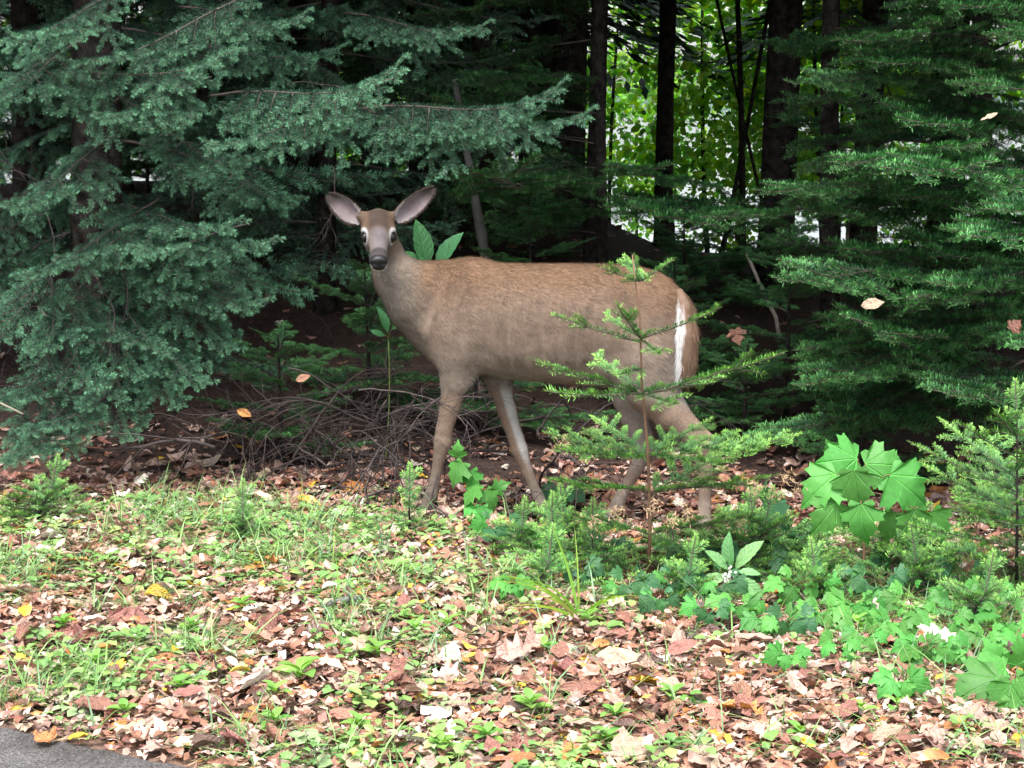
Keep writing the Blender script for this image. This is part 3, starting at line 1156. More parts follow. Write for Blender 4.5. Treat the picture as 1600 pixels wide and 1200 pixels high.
def branch_geo(L, st, seed, bare=.12, lat_sp=.05, lat_frac=.42, lat_ang=52, droop=.5, lift=.35, ldroop=.3, sub=True, sub_sp=.04, sub_frac=.42, latmax=.36, arch=0.0, r0=.0058):
    """one conifer bough along local +X. returns wood mesh data, needle mesh data"""
    gen = np.random.default_rng(seed)
    W = MB(); NV, NC = [], []
    main = polyline((0, 0, 0), (1, 0, .05 + arch), L, 14, gen, droop, lift, .10)
    rr = np.linspace(r0, .0016, len(main))
    V, F3, F4 = tube(main, rr, 5)
    W.add(V, F3, F4)
    seg = np.linspace(0, 1, len(main))
    pos = lambda s: np.array([np.interp(s, seg, main[:, a]) for a in range(3)])
    tan = lambda s: unit(pos(min(1, s + .03)) - pos(max(0, s - .03)))
    k = int(len(main) * .18)
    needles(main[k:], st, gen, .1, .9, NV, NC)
    s = bare
    side = 1
    while s < .985:
        for sd in (1, -1):
            if gen.random() < .10:
                continue
            rem = (1 - s) * L
            l = min(latmax, lat_frac * rem + .035) * gen.uniform(.65, 1.15)
            if s < bare + .12:
                l *= .6
            a = R(lat_ang) * gen.uniform(.8, 1.2)
            t = tan(s)
            sdv = unit(np.cross(UP, t)) * sd
            d = t * math.cos(a) + sdv * math.sin(a) + UP * gen.normal(0, .10)
            P = polyline(pos(s + gen.uniform(-.01, .01)), d, l, 6, gen, ldroop * gen.uniform(.6, 1.5), .1, .12)
            V, F3, F4 = tube(P, np.linspace(.0028 if l > .12 else .0018, .0011, len(P)), 3, False)
            W.add(V, F3, F4)
            i0 = 0 if l < .14 or gen.random() < .5 else 1
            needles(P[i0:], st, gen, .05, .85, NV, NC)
            if sub and l > .07:
                q = .30
                while q < .93:
                    for s2 in (1, -1):
                        l2 = min(.15, sub_frac * (1 - q) * l + st.get('submin', .022)) * gen.uniform(.6, 1.15)
                        fi = q * 6
                        i = min(int(fi), 5)
                        p = P[i] + (P[i + 1] - P[i]) * (fi - i)
                        tt = unit(P[i + 1] - P[i])
                        sv = unit(np.cross(UP if abs(tt[2]) < .8 else np.array([1.0, 0, 0]), tt)) * s2
                        a2 = R(48) * gen.uniform(.8, 1.2)
                        d2 = tt * math.cos(a2) + sv * math.sin(a2) + UP * gen.normal(0, .10)
                        P2 = polyline(p, d2, l2, 3, gen, ldroop * .7, .1, .1)
                        V, F3, F4 = tube(P2, np.linspace(.0014, .0009, len(P2)), 3, False)
                        W.add(V, F3, F4)
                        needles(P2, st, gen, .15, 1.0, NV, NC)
                    q += sub_sp / l * gen.uniform(.8, 1.25)
        s += lat_sp / L * gen.uniform(.8, 1.25)
    NV = np.concatenate(NV).reshape(-1, 3)
    NC = np.concatenate(NC)
    return W, NV, NC


def branch_proto(name, *a, **k):
    W, NV, NC = branch_geo(*a, **k)
    wm = W.mesh(name + '_wood', [M['twig']])
    nm = mesh_np(name + '_needles', NV, np.arange(len(NV)).reshape(-1, 4), [M['needle']], NC, smooth_sh=False)
    return (wm, nm, a[0])


def put_branch(pr, parent, mw, name='branch'):
    b = obj(name, pr[0], parent, mw)
    n = obj('needles', pr[1], b)
    n['kind'] = 'stuff'
    return b


# prototypes
SPR = [branch_proto('spruce_bough', L, SPRUCE, 40 + i, bare=.10, lat_sp=.105, lat_frac=.42, lat_ang=50, droop=.55, lift=.9, ldroop=3.6, sub_sp=.085, sub_frac=.5, latmax=.40)
       for i, L in enumerate((1.25, 1.1, 0.95, 0.75))]
SPF = [branch_proto('spruce_far', L, SPRUCE_FAR, 60 + i, bare=.2, lat_sp=.075, lat_frac=.42, lat_ang=58, droop=.5, lift=.8, ldroop=3.0, sub_sp=.05, sub_frac=.5, latmax=.38)
       for i, L in enumerate((1.3, 1.0))]
FIRB = [branch_proto('fir_bough', L, FIR, 80 + i, bare=.06, lat_sp=.060, lat_frac=.46, lat_ang=52, droop=.28, lift=.25, ldroop=.25, sub_sp=.042, latmax=.34)
        for i, L in enumerate((1.1, 0.95, 0.8, 0.6))]
FIRF = [branch_proto('fir_far', L, FIR_FAR, 100 + i, bare=.15, lat_sp=.07, lat_frac=.46, lat_ang=52, droop=.3, lift=.2, ldroop=.3, sub_sp=.05, latmax=.4)
        for i, L in enumerate((1.3, 1.0))]


def crown_geo(seed, H, Rb, n_lv, per):
    """upper crown, high above the view: tiers of drooping sprays"""
    gen = np.random.default_rng(seed)
    V, Cc = [], []
    for lv in range(n_lv):
        s = lv / n_lv
        z0 = s * H
        rad = Rb * (1 - s) ** .8 + .12
        for b in range(per):
            az = gen.uniform(0, 6.283)
            o = np.array([math.cos(az), math.sin(az), 0])
            t_ = np.array([-o[1], o[0], 0])
            rl = rad * gen.uniform(.75, 1.1)
            for k in range(int(10 + 26 * rl)):
                q = gen.uniform(.12, 1) ** .8
                lat = gen.normal(0, .22) * (1 - q * .5) * rl
                p = o * rl * q + t_ * lat + UP * (z0 - .25 * q * q * rl + gen.normal(0, .05))
                d = unit(o * .8 + t_ * np.sign(lat) * .6 + UP * gen.uniform(-.7, .1))
                l = gen.uniform(.16, .30); w = gen.uniform(.05, .08)
                sv = unit(np.cross(d, UP + gen.normal(0, .4, 3)))
                V += [p, p + d * l * .45 - sv * w / 2, p + d * l, p + d * l * .45 + sv * w / 2]
                c = np.array([.02, .06, .035]) * gen.uniform(.6, 1.4)
                Cc += [c] * 4
    V = np.array(V)
    return mesh_np('crown', V, np.arange(len(V)).reshape(-1, 4), [M['needle']], np.array(Cc), False)


CROWN = [crown_geo(1, 5.5, 2.2, 24, 11), crown_geo(2, 4.5, 2.0, 20, 11)]


def trunk_mesh(H, r0, r1, seed, lean=(0, 0), k=9, m='bark', flare=.35):
    gen = np.random.default_rng(seed)
    zs = np.concatenate([[-.15, 0, .06, .15], np.linspace(.3, H, 14)])
    P = np.stack([lean[0] * zs + .03 * np.sin(zs * 1.1 + seed), lean[1] * zs + .03 * np.cos(zs * .9 + seed), zs], 1)
    P[:, :2] -= P[1, :2]
    s = np.clip(zs / H, 0, 1)
    r = r0 * (1 - s) + r1 * s + r0 * flare * np.exp(-np.maximum(zs, 0) / .12)
    V, F3, F4 = tube(P, r, k)
    V[:len(zs) * k, :2] += gen.normal(0, r0 * .05, (len(zs) * k, 2))
    return mesh_np('trunk', V, [F3, F4], [M[m]]), P


def conifer(name, label, x, y, H, r0, protos, n, zlo, zhi, Rlo, Rhi, elev=(-.15, .1), crown=None, seed=0, group=None, cz=2.2, az_range=None, cscale=1.0, skip=None):
    gen = np.random.default_rng(seed)
    z0 = float(zg(x, y))
    t = thing(name, label, 'tree', (x, y, z0), 0, group)
    me, P = trunk_mesh(H, r0, .02, seed)
    obj('trunk', me, t)
    for i in range(n):
        s = (i + gen.uniform(-.3, .3) + .5) / n
        z = zlo + (zhi - zlo) * s
        az = gen.uniform(0, 6.283) if az_range is None else gen.uniform(*az_range)
        if az_range is None:
            az = i * 2.399963 + gen.normal(0, .3)
        L = (Rlo + (Rhi - Rlo) * s) * gen.uniform(.75, 1.15)
        el = gen.uniform(*elev)
        d = np.array([math.cos(az) * math.cos(el), math.sin(az) * math.cos(el), math.sin(el)])
        tipw = np.array([x, y, z0 + z]) + d * L
        if skip is not None and (skip(tipw) or skip(np.array([x, y, z0 + z]) + d * L * .6)):
            continue
        pr = protos[gen.integers(len(protos))]
        c = np.array([np.interp(z, P[:, 2], P[:, a]) for a in range(3)])
        roll = gen.normal(0, .25)
        zh = UP * math.cos(roll) + unit(np.cross(UP, d)) * math.sin(roll)
        put_branch(pr, t, rot_to(d, zh, c, L / pr[2]))
    if crown is not None:
        cr = obj('crown', CROWN[crown], t, Matrix.Translation((P[-1][0] * .5, P[-1][1] * .5, cz)) @ Matrix.Rotation(gen.uniform(0, 6.28), 4, 'Z') @ Matrix.Scale(cscale, 4))
        cr['kind'] = 'stuff'
    return t

# ------------------------------------------------------------------ the trees of this place
def bough(tree, base, tip, pr, roll=0.0):
    """a bough of this tree from world point base to world point tip"""
    base = np.asarray(base, float); tip = np.asarray(tip, float)
    d = tip - base
    L = np.linalg.norm(d)
    o = np.array(tree.location)
    zh = UP * math.cos(roll) + unit(np.cross(UP, d)) * math.sin(roll)
    return put_branch(pr, tree, rot_to(d, zh, base - o, L / pr[2]))


# --- left: big spruce whose boughs hang to the ground at the verge
SX, SY = -1.85, 8.45
spruce = conifer('spruce_tree', 'large blue-green spruce with drooping boughs hanging left of the deer down to the verge', SX, SY, 8.5, .12, SPR, 30, .4, 3.2, 1.3, 1.3, (-.38, -.02), 0, 11, cz=3.1, cscale=.62, skip=lambda p: p[1] < 7.9 and p[2] < 2.3)
TIPS = [  # tip pixel, depth, start pixel, start depth, prototype
    ((392, 8), 7.0, (40, 125), 7.5, 0), ((98, 108), 6.9, (420, -20), 7.6, 1), ((318, 238), 6.9, (620, 120), 7.5, 1), ((657, 105), 7.0, (330, 150), 7.7, 1), ((155, 188), 6.9, (330, 120), 7.5, 2),
    ((312, 192), 6.9, (150, 130), 7.5, 2), ((905, 138), 7.5, (560, 170), 8.1, 1), ((945, 185), 7.5, (640, 170), 8.1, 1), ((860, 175), 7.6, (600, 220), 8.1, 2), ((40, 440), 6.8, (250, 310), 7.5, 1),
    ((95, 410), 6.85, (260, 330), 7.5, 2), ((205, 392), 6.85, (390, 350), 7.4, 2), ((445, 385), 6.95, (230, 340), 7.6, 2), ((390, 355), 6.95, (190, 320), 7.6, 2), ((430, 480), 7.0, (230, 400), 7.6, 2),
    ((340, 610), 7.0, (200, 470), 7.5, 2), ((215, 700), 6.95, (170, 520), 7.5, 2), ((130, 650), 6.85, (250, 520), 7.4, 2), ((10, 735), 6.6, (140, 600), 7.2, 2), ((0, 640), 6.7, (120, 560), 7.3, 3),
    ((270, 560), 6.95, (170, 450), 7.5, 3), ((20, 60), 6.7, (200, -20), 7.5, 1), ((0, 160), 6.7, (130, 60), 7.5, 2), ((20, 330), 6.75, (180, 210), 7.5, 2), ((560, 190), 7.2, (380, 170), 7.8, 2),
    ((740, 200), 7.6, (560, 170), 8.2, 2), ((500, 30), 7.5, (280, 10), 8.1, 1), ((780, 50), 7.9, (540, 20), 8.5, 1), ((400, 260), 7.1, (250, 200), 7.7, 2),
    ((300, 480), 7.05, (200, 330), 7.7, 2), ((380, 560), 7.1, (260, 400), 7.7, 2), ((240, 600), 7.0, (150, 430), 7.6, 2), ((60, 560), 6.8, (150, 420), 7.5, 2), ((90, 720), 6.75, (60, 560), 7.4, 2), ((170, 610), 6.9, (60, 480), 7.5, 3),
    ((350, 440), 7.1, (180, 360), 7.8, 2), ((0, 540), 6.75, (90, 400), 7.4, 3), ((40, 680), 6.65, (170, 620), 7.2, 3), ((290, 640), 7.05, (220, 520), 7.5, 3), ((480, 320), 7.5, (330, 250), 8.1, 2)]
for (tp_, ty, bp, by, k) in TIPS:
    bough(spruce, at(*bp, by), at(*tp_, ty), SPR[k], random.uniform(-.2, .2))
spruce_b = conifer('spruce_tree', 'spruce rising behind the big drooping spruce at the forest edge', -3.2, 8.6, 9.0, .13, SPF, 22, .5, 3.0, 1.3, 1.4, (-.35, 0), 0, 12, cz=2.9, cscale=1.1, group=None)

# --- right: balsam firs with flat sprays
fir_a = conifer('fir_tree', 'balsam fir with flat dark sprays filling the right edge of the thicket', 2.2, 8.9, 8.0, .055, FIRB, 18, .30, 2.9, 1.25, 1.15, (-.12, .12), 0, 21, cz=3.0, cscale=.6)
for (tp_, ty, bp, by, k) in [((1210, 305), 7.2, (1440, 300), 8.0, 0), ((1340, 258), 6.9, (1560, 250), 7.9, 0), ((1250, 455), 6.7, (1500, 430), 7.7, 0), ((1345, 275), 6.8, (1640, 260), 7.6, 1),
                             ((1285, 610), 6.7, (1530, 530), 7.7, 0), ((1480, 385), 6.5, (1700, 340), 7.4, 1), ((1480, 445), 6.6, (1690, 420), 7.4, 2), ((1250, 140), 7.6, (1500, 130), 8.2, 0),
                             ((1540, 150), 7.0, (1640, 130), 8.0, 1), ((1400, 480), 6.6, (1600, 470), 7.5, 1), ((1290, 500), 6.75, (1480, 560), 7.7, 1), ((1120, 340), 7.6, (1360, 330), 8.3, 0),
                             ((1560, 560), 6.5, (1690, 470), 7.4, 1), ((1420, 620), 6.6, (1610, 560), 7.5, 1), ((1230, 560), 7.1, (1440, 540), 7.9, 1), ((1590, 330), 6.5, (1700, 300), 7.4, 2),
                             ((1330, 60), 7.4, (1560, 60), 8.1, 0), ((1590, 60), 7.0, (1690, 60), 7.9, 1), ((1490, 210), 7.2, (1540, 190), 8.8, 0), ((1460, 320), 7.3, (1540, 300), 8.8, 0), ((1530, 420), 7.2, (1540, 390), 8.8, 0), ((1450, 540), 7.3, (1540, 500), 8.8, 0), ((1545, 640), 7.2, (1540, 580), 8.8, 0), ((1420, 110), 7.4, (1540, 100), 8.8, 0), ((1560, 20), 7.4, (1540, 10), 8.8, 0), ((1380, 400), 7.3, (1540, 420), 8.8, 0), ((1360, 680), 7.2, (1520, 600), 8.7, 0), ((1300, 350), 7.6, (1530, 330), 8.8, 0), ((1180, 690), 7.2, (1400, 640), 7.9, 2), ((1500, 620), 6.4, (1680, 600), 7.2, 2)]:
    bough(fir_a, at(*bp, by), at(*tp_, ty), FIRB[k], random.uniform(-.25, .25))

CORR = lambda p: (.40 < (p[0] / p[1] * 10 + 0) < 1.42 and p[1] > 8.3)       # keep the gap to the lake open
fir_b = conifer('fir_tree', 'slim balsam fir behind the rump of the deer with low flat branches', .47, 9.7, 8.0, .03, FIRF + FIRB[:2], 16, .35, 1.25, 1.0, .9, (-.1, .1), 1, 22, cz=2.75, skip=CORR, cscale=1.25)
fir_c = conifer('fir_tree', 'slim balsam fir standing in the dark behind the shoulder of the deer', -.15, 10.6, 8.5, .08, FIRF, 34, .15, 2.4, 1.25, 1.1, (-.2, .1), 0, 23, cz=2.75, skip=CORR, cscale=1.25)
for (tp_, ty, bp, by, k, tr) in [((690, 285), 8.2, (900, 300), 9.2, 1, fir_c), ((760, 300), 8.6, (960, 290), 9.4, 0, fir_b), ((930, 265), 8.3, (1090, 285), 9.0, 1, fir_b), ((1000, 325), 8.2, (1150, 330), 9.0, 2, fir_b),
                                 ((1110, 350), 8.0, (1010, 310), 9.2, 2, fir_b), ((800, 340), 8.9, (940, 330), 9.6, 1, fir_b)]:
    bough(tr, at(*bp, by), at(*tp_, ty), FIRB[k], random.uniform(-.2, .2))

for x, y, sd_, pr_, lb in [(-.95, 9.7, 24, SPF, 'dense dark spruce crowding behind the ears of the deer'), (.42, 10.1, 25, FIRF, 'dense dark fir crowding behind the middle of the back of the deer'),
                         (-2.35, 11.6, 29, SPF, 'dense dark spruce deep behind the trunk of the big drooping spruce'), (-1.6, 10.1, 26, SPF, 'dense dark spruce behind the boughs left of the deer'), (.15, 11.3, 27, FIRF, 'dense dark fir further back behind the shoulder of the deer'), (1.55, 9.2, 28, FIRF, 'dense dark fir between the lake gap and the balsam fir')]:
    conifer('conifer_tree', lb, x, y, 8.0, .05, pr_, 34, .15, 2.5, 1.25, 1.1, (-.25, .08), 0, sd_, cz=2.75, skip=CORR)

# --- forest behind: conifers at their own spots
BACK = [(-4.4, 9.6), (-2.6, 10.4), (-1.3, 11.4), (-3.8, 12.2), (-5.6, 11.4), (-2.2, 13.0), (-.6, 13.2), (.25, 12.4), (2.0, 10.9), (2.75, 10.0), (3.5, 8.6), (3.9, 11.0), (2.9, 12.8),
        (4.8, 9.6), (4.4, 13.2), (5.8, 11.6), (-1.6, 15.2), (-3.4, 15.4), (-5.4, 14.2), (5.6, 14.6), (-4.7, 17), (-2.4, 17.4), (-.5, 17.0), (-1.0, 14.2), (.15, 15.2), (-2.9, 14.2), (-.2, 18.6), (-1.4, 18.8), (3.9, 17.0), (6.4, 16.6)]
def dark_label(x, y):
    px = 800 + F * x / y
    w = ('the big drooping spruce at the forest edge' if px < 330 else 'the spruce boughs beside the head of the deer' if px < 560 else 'the head and neck of the deer' if px < 730 else
         'the back of the deer' if px < 960 else 'the rump of the deer' if px < 1240 else 'the flat sprays of the balsam fir' if px < 1560 else 'the far side of the balsam fir')
    return ('dark conifer standing in the shade behind ' if y < 13.5 else 'dark conifer far back behind ') + w


for i, (x, y) in enumerate(BACK):
    g_ = np.random.default_rng(500 + i)
    conifer('conifer_tree', dark_label(x, y), x, y, 8 + 2 * g_.random(), .07 + .05 * g_.random(), (SPF if x < .2 else FIRF), (20 if x < .5 and y > 11 else 11 if y < 14 else 9),
            .5 if abs(x) > 1.0 else .9, 2.9, (1.6 if x < .5 and y > 11 else 1.35), 1.3, (-.3, .1), i % 2, 600 + i, dark_label(x, y).replace('dark conifer', 'dark conifers'), cz=2.75, skip=CORR)

# --- small firs crowding the dark ground behind the deer
for i, (x, y, h, sp_, lb) in enumerate([(-.95, 7.75, .55, .5, 'shaded young fir at the edge of the spruce beside the throat of the deer'), (-.62, 8.3, .7, .6, 'dark young fir behind the head of the deer'),
                                        (-.15, 8.15, .55, .55, 'dark young fir behind the shoulder of the deer'), 
                                        (.72, 8.5, .75, .6, 'dark young fir behind the flank of the deer'), (1.02, 8.3, .45, .5, 'shaded young fir behind the tail of the deer'),
                                        (1.45, 7.9, .45, .5, 'shaded young fir between the deer and the large balsam fir'), 
                                         (1.25, 8.6, .9, .7, 'dark young fir in the gap right of the deer'), (.1, 9.0, .8, .7, 'dark young fir further back behind the back of the deer'), (.95, 10.4, .55, .7, 'low dark fir at the foot of the gap towards the lake'), (1.3, 10.9, .5, .7, 'low dark fir on the crest below the lake gap'),
                                        (-2.5, 12.2, .8, .9, 'small dark fir on the crest behind the big drooping spruce'), (-2.15, 11.3, .7, .8, 'small dark fir beside the trunk of the big drooping spruce'), (-2.95, 12.0, .8, .9, 'small dark fir further out behind the big drooping spruce'), (-1.9, 12.4, .8, .9, 'small dark fir behind the spruce boughs and the head of the deer')]):
    z = float(zg(x, y))
    t = thing('young_fir', lb, 'tree', (x, y, z))
    g_ = np.random.default_rng(900 + i)
    me, P = trunk_mesh(h, .012, .003, 900 + i, k=6)
    obj('trunk', me, t)
    for k in range(13):
        s = (k + .5) / 13
        az = k * 2.4 + g_.normal(0, .3); el = .05 + .4 * s
        L = sp_ * (1 - .7 * s) * g_.uniform(.8, 1.2)
        d = np.array([math.cos(az) * math.cos(el), math.sin(az) * math.cos(el), math.sin(el)])
        pr = FIRB[3] if k % 2 else FIRB[2]
        put_branch(pr, t, rot_to(d, UP, (0, 0, h * (.1 + .88 * s)), L / pr[2]))

# ================================================================== leaves
def proj(p):
    p = np.asarray(p, float)
    q = p - CAMP
    zc = q @ _fw
    return np.stack([800 + F * q[..., 0] / zc, 600 - F * (q @ _up) / zc], -1), zc


MAPLE_HALF = [(0, 0), (.14, -.06), (.30, -.10), (.37, .0), (.33, .07), (.46, .12), (.64, .21), (.56, .29), (.61, .40), (.48, .39), (.33, .40), (.36, .51), (.43, .64), (.30, .63), (.25, .73), (.14, .77), (.08, .89), (0, 1.0)]
OAK_HALF = [(0, 0), (.08, .10), (.20, .16), (.12, .24), (.27, .36), (.14, .44), (.30, .58), (.16, .66), (.22, .80), (.10, .86), (0, 1.0)]


def leaf_lobed(half, gen, fold=.15, curl=.1, wob=.04, narrow=1.0, droop=0.0):
    mid = [(0, .8), (0, .55), (0, .3)]
    poly = [Vector((x * narrow, y, 0)) for x, y in half + mid]
    tr = tessellate_polygon([poly])
    P = np.array([(p.x, p.y) for p in poly])
    V, Ft = [], []
    for sg in (1, -1):
        f = fold * gen.uniform(.5, 1.5)
        Q = np.zeros((len(P), 3))
        Q[:, 0] = P[:, 0] * sg; Q[:, 1] = P[:, 1]
        Q[:, 2] = f * np.abs(P[:, 0]) - curl * (P[:, 1] - .2) ** 2 + np.where(np.abs(P[:, 0]) > .01, gen.normal(0, wob, len(P)), 0) - curl * 1.2 * P[:, 0] ** 2 - droop * (P[:, 0] ** 2 + (P[:, 1] - .35) ** 2)
        b = len(V) and len(P)
        V.append(Q)
        T = np.array(tr)
        if sg < 0:
            T = T[:, ::-1]
        Ft.append(T + (len(P) if sg < 0 else 0))
    return np.concatenate(V), np.concatenate(Ft)


def leaf_ovate(gen, w=.32, peak=.42, fold=.12, curl=.12, twist=0.0, n=7, wob=.0, serr=0.0):
    ys = np.linspace(0, 1, n)
    V = []
    for i, y in enumerate(ys):
        a = y / peak if y < peak else (1 - y) / (1 - peak)
        ww = w * (math.sin(a * math.pi / 2) ** .8 if 0 < y < 1 else 0) + (.004 if y in (0, 1) else 0)
        if serr and 0 < i < n - 1:
            ww *= 1 + (serr if i % 2 else -serr)
        tw = twist * (y - .3)
        zc = -curl * (y - .15) ** 2
        for sx in (-1, 0, 1):
            x = sx * ww
            z = fold * abs(x) * 1.6 + (gen.normal(0, wob) if sx else 0)
            V.append((x * math.cos(tw) - z * math.sin(tw), y, zc + x * math.sin(tw) + z * math.cos(tw)))
    Ft = []
    for i in range(n - 1):
        a = i * 3
        Ft += [(a, a + 1, a + 4), (a, a + 4, a + 3), (a + 1, a + 2, a + 5), (a + 1, a + 5, a + 4)]
    return np.array(V), np.array(Ft)


def leaf_matrix(pos, tipdir, normal, size):
    Yv = unit(np.asarray(tipdir, float))
    Z_ = np.asarray(normal, float)
    X_ = unit(np.cross(Yv, Z_)); Z_ = np.cross(X_, Yv)
    return Matrix(((X_[0] * size, Yv[0] * size, Z_[0] * size, pos[0]), (X_[1] * size, Yv[1] * size, Z_[1] * size, pos[1]), (X_[2] * size, Yv[2] * size, Z_[2] * size, pos[2]), (0, 0, 0, 1)))


def leaf_mat(name, base, trans=.32, rough=.5, spec=.32, rand=.2, hue=.015, veins='pinnate'):
    """living leaf with fine side veins running from the midrib"""
    m = mat(name, base, rough=rough, spec=spec, trans=trans, rand=rand, hue=hue, noise=(9, .14))
    nt_ = m.node_tree; N_, L_ = nt_.nodes, nt_.links
    # paler veins fanning out from the leaf base
    tc = N_.new('ShaderNodeTexCoord')
    sp = N_.new('ShaderNodeSeparateXYZ'); L_.new(tc.outputs['Object'], sp.inputs[0])

    def mth(op, a, b=None):
        n = N_.new('ShaderNodeMath'); n.operation = op
        for i, v in enumerate((a, b)):
            if v is None:
                continue
            if isinstance(v, (int, float)):
                n.inputs[i].default_value = v
            else:
                L_.new(v, n.inputs[i])
        return n.outputs[0]
    ax_ = mth('ABSOLUTE', sp.outputs['X'])
    rr = mth('SQRT', mth('ADD', mth('MULTIPLY', ax_, ax_), mth('MULTIPLY', sp.outputs['Y'], sp.outputs['Y'])))
    an = mth('ARCTAN2', ax_, sp.outputs['Y'])
    dist = mth('MULTIPLY', rr, mth('ABSOLUTE', an))
    if veins == 'palmate':
        for a_ in (.60, 1.22):
            dist = mth('MINIMUM', dist, mth('MULTIPLY', rr, mth('ABSOLUTE', mth('SUBTRACT', an, a_))))
    else:
        side = mth('ABSOLUTE', mth('SUBTRACT', mth('FRACT', mth('MULTIPLY', mth('SUBTRACT', sp.outputs['Y'], mth('MULTIPLY', ax_, 1.1)), 7.0)), .5))
        dist = mth('MINIMUM', dist, mth('ADD', mth('MULTIPLY', side, .12), .004))
    mr = N_.new('ShaderNodeMapRange'); mr.inputs['From Min'].default_value = .004; mr.inputs['From Max'].default_value = .020
    mr.inputs['To Min'].default_value = 1.55; mr.inputs['To Max'].default_value = 1.0
    L_.new(dist, mr.inputs['Value'])
    bs_ = N_['Principled BSDF']
    src = bs_.inputs['Base Color'].links[0].from_socket
    h_ = N_.new('ShaderNodeHueSaturation'); h_.inputs['Saturation'].default_value = .96
    L_.new(src, h_.inputs['Color']); L_.new(mr.outputs[0], h_.inputs['Value']); L_.new(h_.outputs[0], bs_.inputs['Base Color'])
    b_ = N_.new('ShaderNodeBump'); b_.inputs['Strength'].default_value = .5; b_.inputs['Distance'].default_value = .03; b_.invert = True
    L_.new(mr.outputs[0], b_.inputs['Height']); L_.new(b_.outputs[0], bs_.inputs['Normal'])
    return m


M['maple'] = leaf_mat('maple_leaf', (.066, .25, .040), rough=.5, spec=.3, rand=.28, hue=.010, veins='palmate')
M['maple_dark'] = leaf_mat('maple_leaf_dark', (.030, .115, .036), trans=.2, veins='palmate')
M['blade'] = leaf_mat('broad_blade', (.030, .125, .040), trans=.2)
M['pale_blade'] = leaf_mat('pale_blade', (.20, .44, .16), trans=.3)
M['stem_green'] = mat('stem_green', (.16, .22, .07), rough=.5)
M['stem_red'] = mat('stem_red', (.16, .09, .055), rough=.6)
gl = np.random.default_rng(77)
MAPLE_ME = [mesh_np('maple_leaf', *leaf_lobed(MAPLE_HALF, gl, .28, .22, .012, gl.uniform(.86, 1.08), gl.uniform(.1, .6)), [M['maple']], smooth_sh=True) for _ in range(8)]
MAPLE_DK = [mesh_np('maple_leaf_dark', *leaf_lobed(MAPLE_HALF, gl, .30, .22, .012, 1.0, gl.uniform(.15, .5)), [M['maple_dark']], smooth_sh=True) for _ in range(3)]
BLADE_ME = [mesh_np('blade', *leaf_ovate(gl, .22, .45, .18, .25, n=12, serr=.05), [M['blade']]) for _ in range(3)]
PALE_ME = [mesh_np('pale_blade', *leaf_ovate(gl, .21, .5, .2, .3, n=12, serr=.05), [M['pale_blade']]) for _ in range(3)]


def stem(parent, P, r0, r1, m, name='stem'):
    V, F3, F4 = tube(np.array(P), np.linspace(r0, r1, len(P)), 6)
    return obj(name, mesh_np('stem', V, [F3, F4], [m]), parent)


def arc(a, b, bend, n=7):
    a, b = np.asarray(a, float), np.asarray(b, float)
    t = np.linspace(0, 1, n)[:, None]
    return a * (1 - t) + b * t + np.asarray(bend, float) * (4 * t * (1 - t))


def leafy_plant(name, label, cat, base, leaves, mesh_list, stem_m, top=None, r=.004, group=None, droop_n=.75):
    """leaves: (base pixel, tip pixel, depth) read off the photo; every leaf a part"""
    t = thing(name, label, cat, base, 0, group)
    pts = []
    for (bp, tp_, dep) in leaves:
        a, b = at(*bp, dep), at(*tp_, dep - .015)
        pts.append((a, b))
    ctr = np.mean([a for a, _ in pts], 0) if top is None else np.asarray(top, float)
    o = np.asarray(base, float)
    stem(t, arc((0, 0, -.02), ctr - o + np.array([0, .03, -.02]), (.01, .01, 0)), r, r * .6, stem_m)
    for i, (a, b) in enumerate(pts):
        d = b - a
        Ln = np.linalg.norm(d)
        n = unit(np.array([random.uniform(-.75, .75), -droop_n * random.uniform(.5, 1.2), random.uniform(.2, 1.1)]))
        me = mesh_list[i % len(mesh_list)]
        lf = obj('leaf', me, t, leaf_matrix(a - o, d, n, Ln * 1.0))
        stem(t, arc(ctr - o + np.array([0, .03, -.02]), a - o, (0, 0, .01)), r * .45, r * .3, stem_m, 'leaf_stalk')
    return t


# --- the bright maple sapling right of the deer
D_ = 5.86
leafy_plant('maple_sapling', 'bright green maple sapling with large lobed leaves below the fir boughs', 'sapling', G(1345, 935),
            [((1340, 716), (1275, 722), D_ + .08), ((1306, 740), (1248, 792), D_), ((1352, 724), (1425, 728), D_ + .08), ((1334, 736), (1343, 800), D_ - .05), ((1392, 742), (1455, 792), D_),
             ((1308, 786), (1268, 838), D_ - .03), ((1345, 788), (1350, 856), D_ - .08), ((1432, 796), (1428, 858), D_ - .02), ((1310, 715), (1290, 690), D_ + .16), ((1385, 735), (1400, 705), D_ + .18),
             ((1395, 800), (1375, 850), D_ + .10), ((1455, 800), (1480, 850), D_ + .08)],
            MAPLE_ME, M['stem_red'], top=at(1350, 760, D_ + .06), r=.005)
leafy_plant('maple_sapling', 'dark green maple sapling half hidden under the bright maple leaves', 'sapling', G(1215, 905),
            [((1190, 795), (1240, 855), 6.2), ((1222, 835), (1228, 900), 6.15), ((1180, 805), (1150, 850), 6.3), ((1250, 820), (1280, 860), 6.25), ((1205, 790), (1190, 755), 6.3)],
            MAPLE_DK, M['stem_red'], top=at(1205, 810, 6.25), r=.004)
